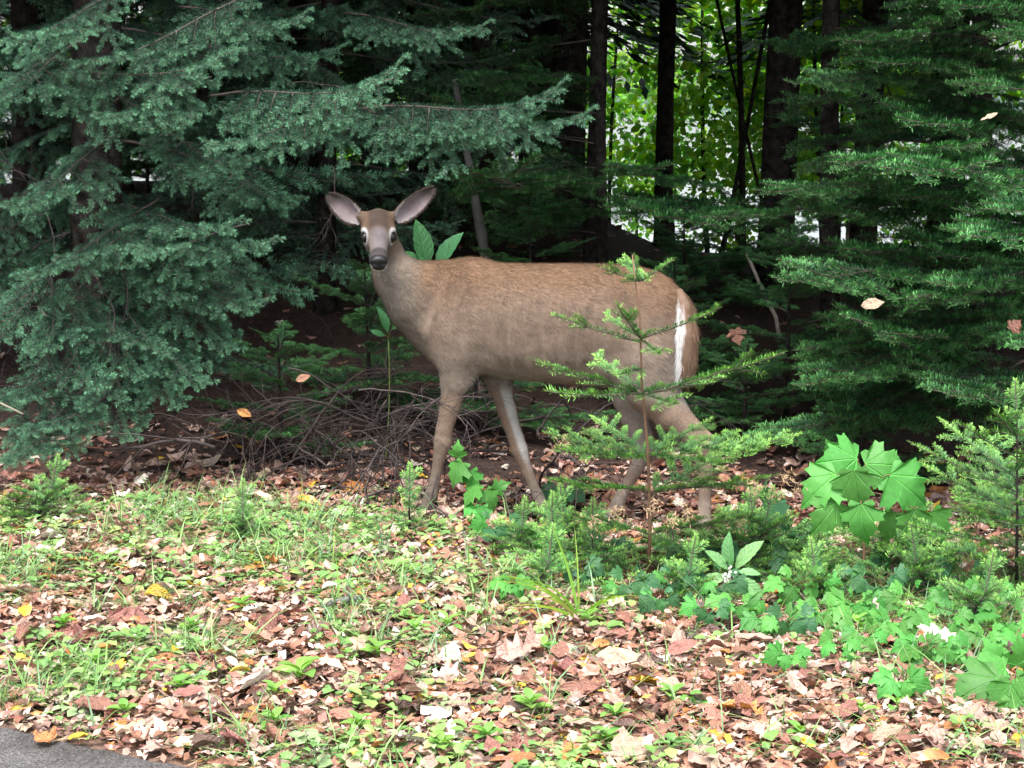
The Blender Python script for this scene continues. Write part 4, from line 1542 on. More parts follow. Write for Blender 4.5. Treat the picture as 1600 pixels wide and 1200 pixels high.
leafy_plant('maple_sapling', 'maple sapling with broad pale green leaves at the right verge over the litter', 'sapling', (*at(1605, 1120, 4.55)[:2], float(zg(*at(1605, 1120, 4.55)[:2]))),
            [((1560, 1058), (1482, 1096), 4.52), ((1578, 1068), (1535, 1135), 4.46), ((1592, 1058), (1640, 1115), 4.5), ((1572, 1042), (1518, 1030), 4.62), ((1590, 1095), (1588, 1165), 4.42), ((1592, 1040), (1600, 990), 4.66), ((1560, 1050), (1545, 1000), 4.64)],
            MAPLE_ME, M['stem_red'], top=at(1588, 1062, 4.56), r=.003)
leafy_plant('maple_sapling', 'glossy maple seedling beside the near fore hoof of the deer', 'sapling', G(742, 838),
            [((722, 722), (700, 760), 6.45), ((735, 735), (742, 778), 6.43), ((715, 715), (716, 690), 6.5), ((748, 758), (720, 792), 6.4), ((760, 765), (778, 800), 6.4), ((752, 790), (752, 822), 6.36),
             ((772, 765), (795, 752), 6.45), ((740, 790), (722, 806), 6.38)],
            MAPLE_ME, M['stem_red'], top=at(744, 765, 6.45), r=.003)

# --- small maple seedlings along the edge of the shade
for i, (px, py, s, lb) in enumerate([(1285, 945, 46, 'small maple seedling with five leaves in front of the dark maple sapling'), (1335, 932, 50, 'small maple seedling under the large bright maple leaves'),
                                     (1398, 962, 46, 'small maple seedling beside the pale bare stick'), (1460, 880, 52, 'maple seedling at the foot of the young fir at the verge'),
                                     (1497, 930, 48, 'maple seedling standing among fir twigs by the verge'), (1545, 985, 46, 'maple seedling between the young fir and the pale-leaved maple sapling'),
                                     (1408, 1055, 44, 'yellowish maple seedling beside the cream fallen leaf'), (1232, 1015, 36, 'low maple seedling next to the white fallen leaf'),
                                     (800, 905, 34, 'small maple seedling in front of the fir sapling, left of the long grass blades'), (880, 760, 36, 'maple seedling close to the far fore leg of the deer'),
                                     (950, 850, 36, 'maple seedling under the lower twigs of the fir sapling'), (1085, 860, 42, 'maple seedling beside the hind hoof of the deer'), (845, 825, 38, 'maple seedling at the far fore hoof of the deer'),
                                     (1440, 1000, 40, 'maple seedling behind the cream fallen leaf')]):
    b = G(px, py + 45)
    dep = b[1]
    lv = []
    for k in range(6):
        a = k / 6 * 6.283 + .4 * i
        ox, oy = math.cos(a), math.sin(a) * .55 + .25
        bb = (px + ox * s * .35, py + oy * s * .30)
        lv.append((bb, (bb[0] + ox * s * .85, bb[1] + oy * s * .8 + 4), dep - .02 - .02 * math.sin(a)))
    leafy_plant('maple_seedling', lb, 'seedling', b, lv, MAPLE_ME if i not in (9, 10, 11) else MAPLE_DK, M['stem_red'], top=at(px, py + 3, dep), r=.0022, group='maple seedlings along the forest edge')

gu = np.random.default_rng(17)
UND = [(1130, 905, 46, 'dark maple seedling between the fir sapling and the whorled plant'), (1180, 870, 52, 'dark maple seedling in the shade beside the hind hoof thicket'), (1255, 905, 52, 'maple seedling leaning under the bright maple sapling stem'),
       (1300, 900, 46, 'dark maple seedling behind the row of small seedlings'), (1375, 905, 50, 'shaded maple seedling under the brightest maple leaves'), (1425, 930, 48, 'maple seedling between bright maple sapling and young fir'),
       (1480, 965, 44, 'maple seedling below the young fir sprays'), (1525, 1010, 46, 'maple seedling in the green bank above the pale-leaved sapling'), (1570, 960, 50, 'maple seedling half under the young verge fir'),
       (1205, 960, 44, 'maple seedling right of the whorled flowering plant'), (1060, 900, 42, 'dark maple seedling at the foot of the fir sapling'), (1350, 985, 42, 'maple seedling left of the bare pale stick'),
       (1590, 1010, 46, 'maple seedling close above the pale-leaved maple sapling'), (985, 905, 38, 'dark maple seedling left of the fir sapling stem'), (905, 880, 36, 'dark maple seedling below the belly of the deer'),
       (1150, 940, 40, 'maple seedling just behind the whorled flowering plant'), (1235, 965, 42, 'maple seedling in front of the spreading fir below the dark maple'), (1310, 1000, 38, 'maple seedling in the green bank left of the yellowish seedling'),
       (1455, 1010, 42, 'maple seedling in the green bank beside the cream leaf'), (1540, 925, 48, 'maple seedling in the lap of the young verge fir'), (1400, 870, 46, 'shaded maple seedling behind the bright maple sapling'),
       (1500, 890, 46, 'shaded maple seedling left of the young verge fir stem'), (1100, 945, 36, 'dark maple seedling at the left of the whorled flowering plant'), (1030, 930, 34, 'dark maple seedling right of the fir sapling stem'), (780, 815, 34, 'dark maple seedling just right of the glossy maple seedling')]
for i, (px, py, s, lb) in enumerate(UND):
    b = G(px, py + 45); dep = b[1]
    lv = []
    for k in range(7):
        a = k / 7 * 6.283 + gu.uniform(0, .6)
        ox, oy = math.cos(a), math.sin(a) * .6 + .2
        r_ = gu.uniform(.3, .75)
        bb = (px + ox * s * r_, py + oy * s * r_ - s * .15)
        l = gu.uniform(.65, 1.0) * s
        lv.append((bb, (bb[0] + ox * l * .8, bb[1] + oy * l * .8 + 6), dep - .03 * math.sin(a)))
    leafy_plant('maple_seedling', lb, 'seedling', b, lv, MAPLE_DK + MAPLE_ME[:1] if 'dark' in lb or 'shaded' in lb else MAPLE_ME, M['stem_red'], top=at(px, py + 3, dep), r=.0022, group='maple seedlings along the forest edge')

# --- broad-leaved plant behind the neck of the deer
leafy_plant('broadleaf_shoot', 'shoot with broad upright green blades behind the neck of the deer', 'plant', (*at(690, 560, 7.75)[:2], float(zg(*at(690, 560, 7.75)[:2]))),
            [((666, 418), (655, 343), 7.6), ((682, 420), (716, 360), 7.62), ((668, 426), (636, 392), 7.58), ((690, 424), (738, 404), 7.6), ((652, 430), (646, 398), 7.65)],
            BLADE_ME, M['stem_green'], top=at(680, 430, 7.7), r=.004, droop_n=1.0)
leafy_plant('broadleaf_shoot', 'short shoot with one round green leaf under the throat of the deer', 'plant', (*at(600, 640, 7.6)[:2], float(zg(*at(600, 640, 7.6)[:2]))),
            [((606, 520), (594, 478), 7.45), ((612, 515), (632, 492), 7.5), ((600, 525), (580, 515), 7.5)], BLADE_ME, M['stem_green'], top=at(606, 525, 7.52), r=.003, droop_n=1.0)

# --- whorled plant with the white flower head
wp = leafy_plant('whorled_plant', 'pale green plant with a whorl of pointed leaves around a white flower head', 'plant', G(1118, 1000),
                 [((1137, 890), (1108, 858), 5.75), ((1143, 888), (1133, 835), 5.76), ((1149, 889), (1186, 842), 5.75), ((1152, 894), (1188, 893), 5.72), ((1152, 902), (1196, 934), 5.68), ((1138, 900), (1080, 915), 5.70),
                  ((1140, 906), (1128, 945), 5.66), ((1146, 905), (1150, 940), 5.66)], PALE_ME, M['stem_green'], top=at(1143, 897, 5.73), r=.003)
M['white_petal'] = mat('white_petal', (.70, .72, .66), rough=.6, trans=.2)
fc = np.array(at(1143, 900, 5.68)) - np.array(wp.location)
gl2 = np.random.default_rng(4)
fb = MB()
fl_me = ellipsoid_mesh('flower', (.0055, .0055, .005), [M['white_petal']], 8, 5, deform=lambda V: V * (1 + .18 * np.sin(V[:, [0]] * 9) * np.cos(V[:, [1]] * 8)))
for k in range(26):
    obj('flower', fl_me, wp, Matrix.Translation(Vector(fc + gl2.normal(0, 1, 3) * np.array([.012, .008, .014]))) @ Matrix.Scale(gl2.uniform(.7, 1.2), 4))

# ================================================================== fir sapling in front of the deer
FIRS = dict(FIR, sp=.00110, len=.0225, w=.0033, old=np.array([.050, .160, .050]), new=np.array([.24, .48, .085]), rise=.30)
FS = [branch_proto('sapling_twig', L, FIRS, 140 + i, bare=.05, lat_sp=.078, lat_frac=.40, lat_ang=48, droop=.2, lift=.5, ldroop=.2, sub=(L > .45), sub_sp=.06, latmax=.15, r0=.003)
      for i, L in enumerate((.16, .30, .42, .52))]
sb = G(1012, 912)
sapl = thing('fir_sapling', 'young balsam fir with bright tips standing in front of the rump of the deer', 'sapling', sb)
SD = sb[1]
tp0 = at(988, 398, SD)
stem(sapl, [np.zeros(3), (at(1016, 820, SD) - sb), (at(1012, 700, SD) - sb), (at(1003, 600, SD) - sb), (at(1000, 500, SD) - sb), (tp0 - sb)], .0075, .0022, M['stem_red'], 'trunk')
bough(sapl, at(999, 440, SD), tp0 + np.array([0, 0, .004]), FS[0])
for (b, t_, dy, k) in [((999, 440), (934, 420), -.03, 0), ((999, 440), (1056, 408), -.04, 0), ((999, 440), (1000, 425), .12, 0), ((1000, 440), (975, 400), .06, 0),
                       ((1000, 535), (864, 500), -.05, 1), ((1000, 530), (1128, 488), -.08, 1), ((1000, 528), (945, 492), .10, 1), ((1001, 530), (1030, 560), -.22, 1), ((1001, 528), (960, 480), -.12, 0),
                       ((1003, 615), (824, 572), -.05, 2), ((1003, 618), (1232, 566), -.06, 2), ((1003, 615), (870, 625), -.26, 1), ((1003, 612), (1130, 600), .22, 2), ((1003, 610), (930, 560), .2, 1), ((1004, 615), (1060, 640), -.28, 1), ((1003, 575), (960, 590), -.1, 0),
                       ((1011, 715), (848, 672), -.06, 3), ((1011, 712), (1252, 678), -.08, 3), ((1011, 715), (870, 715), -.26, 2), ((1012, 712), (1150, 735), -.24, 2), ((1012, 705), (1110, 660), .2, 2), ((1012, 710), (920, 660), .25, 2),
                       ((1014, 770), (850, 745), -.12, 3), ((1014, 772), (1215, 740), -.15, 3), ((1016, 770), (1150, 700), .2, 2),
                       ((1016, 835), (870, 800), -.1, 3), ((1016, 835), (1180, 800), -.12, 3), ((1016, 860), (900, 860), .0, 2), ((1016, 860), (1130, 850), .05, 2)]:
    tt = at(*t_, SD + dy) 
    bough(sapl, at(*b, SD), tt, FS[k], random.uniform(-.3, .3))
# brown dead needle tufts on its lower twigs
M['dead_needle'] = mat('dead_needle', (.36, .25, .15), rough=.8)
gd_ = np.random.default_rng(31)
for (px, py, dp) in [(1230, 745, -.1), (1215, 770, -.1), (1020, 790, -.32), (1245, 765, -.05), (960, 800, -.3), (1075, 800, -.3), (1155, 820, -.1), (1050, 815, -.3), (925, 815, -.2), (880, 690, -.1), (1180, 760, -.2)]:
    c = at(px, py, SD + dp) - sb
    V = []
    for k in range(60):
        p = c + gd_.normal(0, .012, 3)
        d = unit(np.array([gd_.normal(.2, .6), gd_.normal(-.3, .5), gd_.normal(-.1, .5)]))
        s_ = unit(np.cross(d, gd_.normal(0, 1, 3)))
        V += [p, p + d * .010 + s_ * .0016, p + d * .019, p + d * .010 - s_ * .0016]
    o = obj('dead_needles', mesh_np('dead_needles', np.array(V), np.arange(240).reshape(-1, 4), [M['dead_needle']], smooth_sh=False), sapl)
    o['kind'] = 'stuff'


def fir_seedling(label, px, py, h, spread, n, seed, protos=None, lean=0.0):
    g_ = np.random.default_rng(seed)
    b = G(px, py)
    protos = protos or FS
    t = thing('fir_seedling', label, 'seedling', b, 0, 'fir seedlings along the forest edge')
    stem(t, [np.zeros(3), np.array([lean * .4, 0, h * .5]), np.array([lean, 0, h])], .006, .002, M['bark'], 'trunk')
    put_branch(protos[0], t, rot_to((lean * .5, 0.01, .16), (0, 1, 0), (lean, 0, h), .8))
    for i in range(n):
        s = (i + .5) / n
        az = i * 2.4 + g_.normal(0, .3)
        L = spread * (1 - .75 * s) * g_.uniform(.8, 1.2)
        el = .1 + .4 * s
        d = np.array([math.cos(az) * math.cos(el), math.sin(az) * math.cos(el), math.sin(el)])
        k = 3 if L > .45 else 2 if L > .32 else 1 if L > .2 else 0
        put_branch(protos[k], t, rot_to(d, UP, (lean * s, 0, h * (.12 + .85 * s)), L / protos[k][2]))
    return t


fir_seedling('young fir with long soft sprays at the right verge behind the maple seedlings', 1588, 935, .56, .58, 22, 1, lean=-.02)
fir_seedling('fir seedling in the shade left of the fir sapling by the far fore hoof', 862, 905, .15, .22, 10, 2)
fir_seedling('fir seedling pushing through the brush under the belly of the deer', 925, 915, .15, .22, 10, 3)
fir_seedling('fir seedling beside the hind leg of the deer under the sapling twigs', 1165, 905, .18, .36, 13, 4, lean=.06)
fir_seedling('tiny bright fir seedling at the tip of the near fore hoof', 640, 835, .12, .13, 9, 5)
fir_seedling('fir seedling with grey-green sprays at the left forest edge', 55, 820, .12, .28, 14, 6, lean=.06)
fir_seedling('fir seedling just behind the long arching grass blades', 835, 925, .08, .22, 10, 8, lean=.04)
fir_seedling('fir seedling growing under the bright maple sapling', 1300, 950, .09, .26, 10, 9, lean=-.05)
fir_seedling('low fir seedling left of the whorled flowering plant', 1050, 945, .09, .24, 10, 10, lean=.05)
fir_seedling('fir seedling at the outer foot of the young verge fir', 1505, 990, .12, .30, 11, 11, lean=.06)
fir_seedling('spreading dark fir seedling between the hind hoof and the dark maple sapling', 1120, 895, .10, .34, 12, 12, lean=.05)
fir_seedling('spreading fir seedling under the right-hand twigs of the fir sapling', 1195, 880, .14, .36, 13, 13, lean=-.04)
fir_seedling('spreading fir seedling below the dark maple sapling', 1245, 930, .09, .30, 11, 14, lean=.05)
fir_seedling('spreading fir seedling behind the bright maple sapling stem', 1405, 880, .10, .30, 12, 15, lean=.05)
fir_seedling('spreading fir seedling left of the young verge fir', 1455, 940, .12, .34, 12, 16, lean=-.05)
fir_seedling('spreading fir seedling between the fore hooves of the deer', 800, 870, .07, .22, 10, 17, lean=.03)
fir_seedling('spreading fir seedling in the thicket before the near hind hoof', 1080, 905, .08, .30, 11, 18, lean=-.05)
fir_seedling('spreading fir seedling under the left-hand twigs of the fir sapling', 900, 870, .12, .30, 12, 19, lean=-.04)
fir_seedling('bushy little green seedling at the edge of the leaf litter in front of the brush', 380, 850, .09, .14, 18, 7)

# ================================================================== dead brush under the spruce
def dead_branch_mesh(seed, L, sag, nsub):
    g_ = np.random.default_rng(seed)
    B_ = MB()
    P = polyline((0, 0, 0), (1, g_.normal(0, .2), g_.uniform(.1, .9)), L, 12, g_, sag, 0, .35)
    V, F3, F4 = tube(P, np.linspace(.0050, .0014, len(P)), 5); B_.add(V, F3, F4)
    for k in range(nsub):
        i = g_.integers(2, 11)
        d = unit(P[i + 1] - P[i]) + g_.normal(0, .75, 3)
        Q = polyline(P[i], d, L * g_.uniform(.2, .55), 7, g_, sag * .8, 0, .4)
        V, F3, F4 = tube(Q, np.linspace(.0024, .0008, len(Q)), 4); B_.add(V, F3, F4)
        for q in range(2):
            j = g_.integers(2, 6)
            Q2 = polyline(Q[j], unit(Q[j + 1] - Q[j]) + g_.normal(0, .8, 3), L * g_.uniform(.08, .25), 4, g_, .5, 0, .4)
            V, F3, F4 = tube(Q2, np.linspace(.0018, .0008, len(Q2)), 3); B_.add(V, F3, F4)
    return B_.mesh('dead_branch', [M['dead']])


DB = [dead_branch_mesh(200 + i, .75, 1.6 + .4 * (i % 3), 8) for i in range(7)]
gb = np.random.default_rng(88)
for i in range(60):
    px = gb.uniform(330, 700) if i < 46 else gb.uniform(700, 900); py = gb.uniform(690, 790)
    b = G(px, py)
    if b[1] < 6.75:
        b = G(px, 745)
    az = gb.uniform(0, 6.28)
    o = obj('dead_branch', DB[i % 7])
    o.matrix_world = Matrix.Translation(Vector(b) + Vector((0, 0, gb.uniform(0, .22)))) @ Matrix.Rotation(az, 4, 'Z') @ Matrix.Rotation(gb.normal(0, .5), 4, 'X') @ Matrix.Scale(gb.uniform(.7, 1.35), 4)
    tag(o, 'grey dead branch in the tangled brush pile beside the near fore leg', 'dead branch', 'dead branches in the brush pile')
for i, (a, b, dep, lb) in enumerate([((560, 610), (742, 705), 6.72, 'dead branch crossing in front of the near fore leg of the deer'), ((690, 620), (650, 800), 6.7, 'thin arching dead branch in front of the near foreleg'),
                                     ((735, 655), (785, 745), 6.8, 'thin dead twig standing between the fore legs of the deer'), ((450, 575), (640, 640), 6.95, 'long dead branch arching out of the brush under the throat of the deer')]):
    p, q = at(*a, dep), at(*b, dep)
    o = obj('dead_branch', DB[i])
    tag(o, lb, 'dead branch')
    o.matrix_world = rot_to(q - p, UP, p, np.linalg.norm(q - p) / .70)

# bare twigs hanging inside the spruce
for i, (a, b, d0, d1) in enumerate([((75, 420), (5, 620), 7.2, 7.0), ((115, 400), (120, 560), 7.2, 7.0), ((180, 400), (240, 620), 7.2, 7.1), ((120, 545), (80, 640), 7.0, 6.95), ((310, 410), (345, 480), 7.2, 7.1), ((360, 400), (380, 460), 7.2, 7.1), ((175, 380), (60, 180), 7.5, 7.4), ((60, 300), (30, 500), 7.5, 7.3), ((140, 430), (170, 600), 7.4, 7.2), ((220, 420), (200, 600), 7.4, 7.3), ((330, 420), (300, 560), 7.5, 7.4), ((20, 480), (60, 610), 7.3, 7.2), ((260, 250), (330, 330), 7.7, 7.6), ((340, 40), (300, 150), 7.9, 7.8), ((520, 260), (470, 380), 8.0, 7.9), ((450, 130), (560, 190), 7.6, 7.5)]):
    p, q = at(*a, d0), at(*b, d1)
    o = obj('bare_branch', DB[i % 7], spruce)
    o.matrix_local = Matrix.Translation(-Vector(spruce.location)) @ rot_to(q - p, (1, 0, .3), p, np.linalg.norm(q - p) / .66)

# ================================================================== trunks and shrubs seen through the gaps
def lone_trunk(label, px0, py0, px1, py1, Y, r, m, name='tree_trunk', seed=0, H=6.5, crown=None):
    """slender trunk through two photo points, rooted in the ground below"""
    a, b = at(px1, py1, Y), at(px0, py0, Y)
    d = (b - a) / (b[2] - a[2])
    gz = float(zg(a[0], Y))
    base = a + d * (gz - a[2])
    t = thing(name, label, 'tree', base)
    me, P = trunk_mesh(H, r, r * .4, seed, (d[0], 0), m=m)
    obj('trunk', me, t)
    if crown is not None:
        c = obj('crown', crown, t, Matrix.Translation(Vector(P[-1]) - Vector((0, 0, 1.5))))
        c['kind'] = 'stuff'
    return t


def leaf_crown(seed, n, rad, hz, size, cols):
    g_ = np.random.default_rng(seed)
    cl = g_.normal(0, .5, (26, 3)) * np.array([rad, rad, hz])
    c = cl[g_.integers(0, 26, n)] + g_.normal(0, .16, (n, 3)) * np.array([rad, rad, hz * .7])
    V, F3 = leaf_ovate(g_, .40, .42, .1, .2, n=4)
    d = unit(np.array([0, 0, 0.0]) + 0)
    T = g_.normal(0, 1, (n, 3)); T[:, 2] -= .6
    T /= np.linalg.norm(T, axis=1)[:, None]
    Nn_ = g_.normal(0, .5, (n, 3)); Nn_[:, 2] += 1
    X_ = np.cross(T, Nn_); X_ /= np.linalg.norm(X_, axis=1)[:, None]
    Z_ = np.cross(X_, T)
    s = size * g_.uniform(.6, 1.3, n)
    W = c[:, None] + s[:, None, None] * (V[None, :, [0]] * X_[:, None] + V[None, :, [1]] * T[:, None] + V[None, :, [2]] * Z_[:, None])
    Ff = (F3[None] + (np.arange(n) * len(V))[:, None, None]).reshape(-1, 3)
    cc = np.array(cols)[g_.integers(0, len(cols), n)] * g_.uniform(.7, 1.3, n)[:, None]
    return mesh_np('leaf_crown', W.reshape(-1, 3), Ff, [M['leaf_far']], np.repeat(cc, len(V), 0), False)


M['leaf_far'] = mat('leaf_far', attr=True, rough=.45, spec=.4, trans=.45)
GREENS = [(.17, .42, .06), (.22, .46, .06), (.12, .32, .06), (.30, .48, .06)]
LC = [leaf_crown(300 + i, 950, 1.0, 1.1, .10, GREENS) for i in range(3)]
lone_trunk('slim grey leaning trunk behind the neck of the deer', 733, 200, 766, 420, 9.3, .034, 'bark_grey', seed=3, H=1.25)
lone_trunk('thick dark trunk rising behind the middle of the back of the deer', 892, 0, 888, 280, 11.2, .105, 'bark', seed=4, H=9)
lone_trunk('dark straight trunk left of the gap towards the lake', 1034, 0, 1036, 280, 12.5, .062, 'bark', seed=5, H=9)
lone_trunk('broad black trunk at the right side of the gap towards the lake', 1216, 0, 1212, 300, 11.0, .105, 'bark', seed=6, H=9)
lone_trunk('thin dark stem in the gap towards the lake', 1152, 0, 1156, 200, 13.0, .022, 'bark', seed=7)
lone_trunk('forked thin dark stem leaning right in the gap towards the lake', 1200, 60, 1172, 190, 13.2, .016, 'bark', seed=8)
lone_trunk('thin dark stem leaning left in the gap towards the lake', 1150, 100, 1168, 190, 13.1, .012, 'bark', seed=9)
ps = thing('birch_stick', 'thin pale bare stem leaning in the dark behind the rump of the deer', 'stick', G(1219, 525))
_o = np.array(ps.location)
stem(ps, [np.zeros(3) - UP * .03, at(1212, 495, _o[1]) - _o, at(1190, 450, _o[1]) - _o, at(1166, 395, _o[1]) - _o], .013, .009, M['pale_stick'])

SHR = [(1.75, 24.5), (2.25, 18.9), (-4.5, 20), (-2.2, 19.3), (-.3, 20.2), (1.0, 20.6), (2.05, 19.2), (3.2, 18.6), (4.4, 20.4), (5.6, 18.8), (-1.3, 21.8), (3.9, 22.6), (2.8, 17.0)]
def lake_label(x, y):
    px = 800 + F * x / y
    w = ('the big drooping spruce' if px < 500 else 'the slim grey leaning trunk' if px < 900 else 'the dark trunk left of the lake gap' if px < 1050 else 'the thin dark stems in the lake gap' if px < 1200 else
         'the broad black trunk by the lake gap' if px < 1380 else 'the balsam fir')
    return ('light broadleaf tree on the lake shore beyond ' if y < 20.3 else 'pale broadleaf tree low by the water beyond ') + w


for i, (x, y) in enumerate(SHR):
    z = float(zg(x, y))
    t = thing('broadleaf_tree', lake_label(x, y), 'tree', (x, y, z), 0, lake_label(x, y).replace('broadleaf tree', 'broadleaf trees'))
    hh = 1.9 - z - .4 + .8 * ((i * 37) % 10) / 10
    me, P = trunk_mesh(hh + .8, .035, .012, 700 + i, (.04 * ((i % 3) - 1), 0))
    obj('trunk', me, t)
    for q in range(3):
        c = obj('crown', LC[(i + q) % 3], t, Matrix.Translation((.35 * math.sin(i * 2 + q * 2), .3 * math.cos(i + q), hh - .9 + .75 * q)) @ Matrix.Rotation(i * 1.3 + q, 4, 'Z') @ Matrix.Scale(.75 + .1 * q, 4))
        c['kind'] = 'stuff'

# ================================================================== fallen leaves
gf = np.random.default_rng(2024)
LCOL = {'rust brown': ((.29, .145, .098), .27), 'pinkish tan': ((.41, .27, .22), .25), 'dark brown': ((.125, .075, .060), .09), 'tan': ((.43, .32, .23), .10),
        'orange': ((.42, .18, .06), .04), 'yellow': ((.60, .40, .05), .012), 'cream': ((.66, .60, .50), .05), 'reddish brown': ((.26, .115, .090), .20)}
CN = list(LCOL)
CW = np.array([LCOL[c][1] for c in CN]); CW /= CW.sum()
SHP = {'maple': [leaf_lobed(MAPLE_HALF, gf, .25, gf.uniform(-.4, .4), .07) for _ in range(5)],
       'oak': [leaf_lobed(OAK_HALF, gf, .4, gf.uniform(-.6, .5), .06, 1.05) for _ in range(4)],
       'beech': [leaf_ovate(gf, .27, .45, gf.uniform(.1, .6), gf.uniform(-.5, .5), gf.uniform(-1.2, 1.2), 7, .03, .05) for _ in range(6)]}
SN = ['maple', 'oak', 'beech']
M['soil_leaf'] = {}
LM = {c: mat('fallen_' + c.replace(' ', '_'), LCOL[c][0], rough=.34, spec=.5, trans=.08, rand=.22, hue=.012, noise=(5, .30), bump=(14, .5, .05)) for c in CN}
LMESH = {}


def leaf_obj_mesh(shape, k, c):
    key = (shape, k, c)
    if key not in LMESH:
        V, T = SHP[shape][k]
        LMESH[key] = mesh_np('fallen_leaf', V, T, [LM[c]], smooth_sh=False)
    return LMESH[key]


def in_view(P, m=40):
    q, zc = proj(P)
    return (q[:, 0] > -m) & (q[:, 0] < 1600 + m) & (q[:, 1] < 1200 + m) & (q[:, 1] > 200) & (zc > 1)


def scatter(n, ylo, yhi, umin=.0, ureach=None):
    y = gf.uniform(ylo, yhi, n)
    x = gf.uniform(-1, 1, n) * (y * .285 + .1)
    u = uu(x, y)
    k = u > umin
    return x[k], y[k], u[k]


# every leaf: place, size, tilt
x, y, u = scatter(9000, 3.9, 7.4, .0)
x2, y2, u2 = scatter(800, 7.0, 12.5, 2.0)
x3, y3, u3 = scatter(1500, 6.9, 8.3, 2.0)
lx, ly = np.concatenate([x, x2, x3]), np.concatenate([y, y2, y3])
n = len(lx)
lsz = gf.lognormal(math.log(.047), .38, n).clip(.018, .125)
lz = zg(lx, ly) + gf.uniform(.004, .030, n)
lshape = gf.choice(3, n, p=[.24, .20, .56])
lcol = gf.choice(len(CN), n, p=CW)
ltilt = np.abs(gf.normal(0, .24, n)).clip(0, .9)
laz = gf.uniform(0, 6.283, n); lrot = gf.uniform(0, 6.283, n)
flip = gf.random(n) < .4


def leaf_axes(i):
    t, a, r = ltilt[i], laz[i], lrot[i]
    nrm = np.array([math.sin(t) * math.cos(a), math.sin(t) * math.sin(a), math.cos(t)])
    d = np.array([math.cos(r), math.sin(r), 0]); d = unit(d - nrm * np.dot(d, nrm))
    if flip[i]:
        nrm = -nrm
    return d, nrm


pp, zc = proj(np.stack([lx, ly, lz], -1))
vis = (pp[:, 0] > 0) & (pp[:, 0] < 1600) & (pp[:, 1] < 1195)
score = np.where(vis, lsz / zc, 0)
order = np.argsort(-score)
BIG = order[:285]
for i in BIG:
    s = SN[lshape[i]]; k = int(gf.integers(len(SHP[s]))); c = CN[lcol[i]]
    d, nrm = leaf_axes(i)
    o = obj('fallen_leaf', leaf_obj_mesh(s, k, c))
    o.matrix_world = leaf_matrix((lx[i], ly[i], lz[i] + .008), d, nrm, lsz[i])
    where = 'on the leaf litter of the verge'
    w_ = {'maple': 'pointed lobed', 'oak': 'wavy-edged', 'beech': 'oval'}[s]
    tag(o, f'{c} fallen {w_} leaf lying {where}', 'leaf', f'{c} {w_} leaves fallen on the verge')
LB = MB()
for i in order[285:]:
    s = SN[lshape[i]]; V, T = SHP[s][int(gf.integers(len(SHP[s])))]
    d, nrm = leaf_axes(i)
    X_ = np.cross(d, nrm)
    c = np.array(LCOL[CN[lcol[i]]][0]) * gf.uniform(.8, 1.15)
    LB.add(np.array([lx[i], ly[i], lz[i]]) + lsz[i] * (V[:, [0]] * X_ + V[:, [1]] * d + V[:, [2]] * nrm), T, None, c)
# shredded bits of leaf and bark between them
x, y, u = scatter(26000, 3.9, 7.3, -.03)
for xx, yy in zip(x, y):
    s = gf.uniform(.006, .022)
    z = float(0)
    c = np.array(LCOL[CN[int(gf.choice(len(CN), p=CW))]][0]) * gf.uniform(.6, 1.25)
    a = gf.uniform(0, 6.283)
    d = np.array([math.cos(a), math.sin(a), gf.normal(0, .35)]); e = np.array([-math.sin(a), math.cos(a), gf.normal(0, .35)]) * (gf.uniform(.25, .8) if gf.random() < .72 else .09)
    p = np.array([xx, yy, 0])
    LB.add(np.stack([p - d * s, p + e * s, p + d * s, p - e * s]), None, np.array([[0, 1, 2, 3]]), c)
Vall = np.concatenate(LB.V)
# bits were laid at height 0: lift them to the ground
cnt = 0
for bi, v in enumerate(LB.V):
    if len(v) == 4 and abs(v[:, 2]).max() < .03 and bi >= len(order) - 285:
        v[:, 2] += float(zg(v[:, 0].mean(), v[:, 1].mean())) + gf.uniform(.003, .036) ** 1.0
leaf_litter = obj('leaf_litter', LB.mesh('leaf_litter', [M['litter']], False))
leaf_litter['kind'] = 'stuff'
tag(leaf_litter, 'brown and tan fallen leaves matted over the ground', 'leaf litter')

# leaves that stand out
def single_leaf(label, shape, k, c, pos, tipdir, nrm, size):
    o = obj('fallen_leaf', leaf_obj_mesh(shape, k, c))
    o.matrix_world = leaf_matrix(pos, tipdir, nrm, size)
    tag(o, label, 'leaf')
    return o


def on_ground(px, py, lift=.02):
    return G(px, py) + np.array([0, 0, lift])


single_leaf('large cream lobed leaf lying on the seedlings at the right of the verge', 'maple', 0, 'cream', on_ground(1462, 1030, .055), (.25, .4, .05), (0, -.25, 1), .105)
single_leaf('white leaf standing on edge in the litter left of the bare stick', 'beech', 0, 'cream', on_ground(1215, 1035, .02), (.1, .2, 1), (-.3, -1, .2), .055)
single_leaf('big pinkish tan wavy leaf lying flat in the middle of the litter', 'oak', 1, 'pinkish tan', on_ground(770, 1050, .03), (.9, .35, .15), (0, -.45, 1), .150)
single_leaf('long tan oval leaf lying beside the grey-green stone', 'beech', 2, 'tan', on_ground(925, 1045, .025), (1, -.05, .05), (0, -.4, 1), .14)
single_leaf('orange leaf lying on the asphalt of the road', 'maple', 2, 'orange', on_ground(80, 1168, .018), (-.5, .3, .02), (.05, -.3, 1), .055)
single_leaf('yellow-tan leaf lying on the asphalt beside the orange leaf', 'beech', 3, 'yellow', on_ground(105, 1166, .018), (1, .1, .02), (0, -.25, 1), .05)
single_leaf('pale cream leaf with an orange edge at the rim of the road', 'beech', 1, 'cream', on_ground(270, 1178, .022), (.8, .3, .1), (0, -.4, 1), .075)
single_leaf('round bright yellow leaf lying on the litter in front of the whorled plant', 'maple', 3, 'yellow', on_ground(1110, 1168, .02), (.3, .6, .2), (0, -.6, 1), .038)
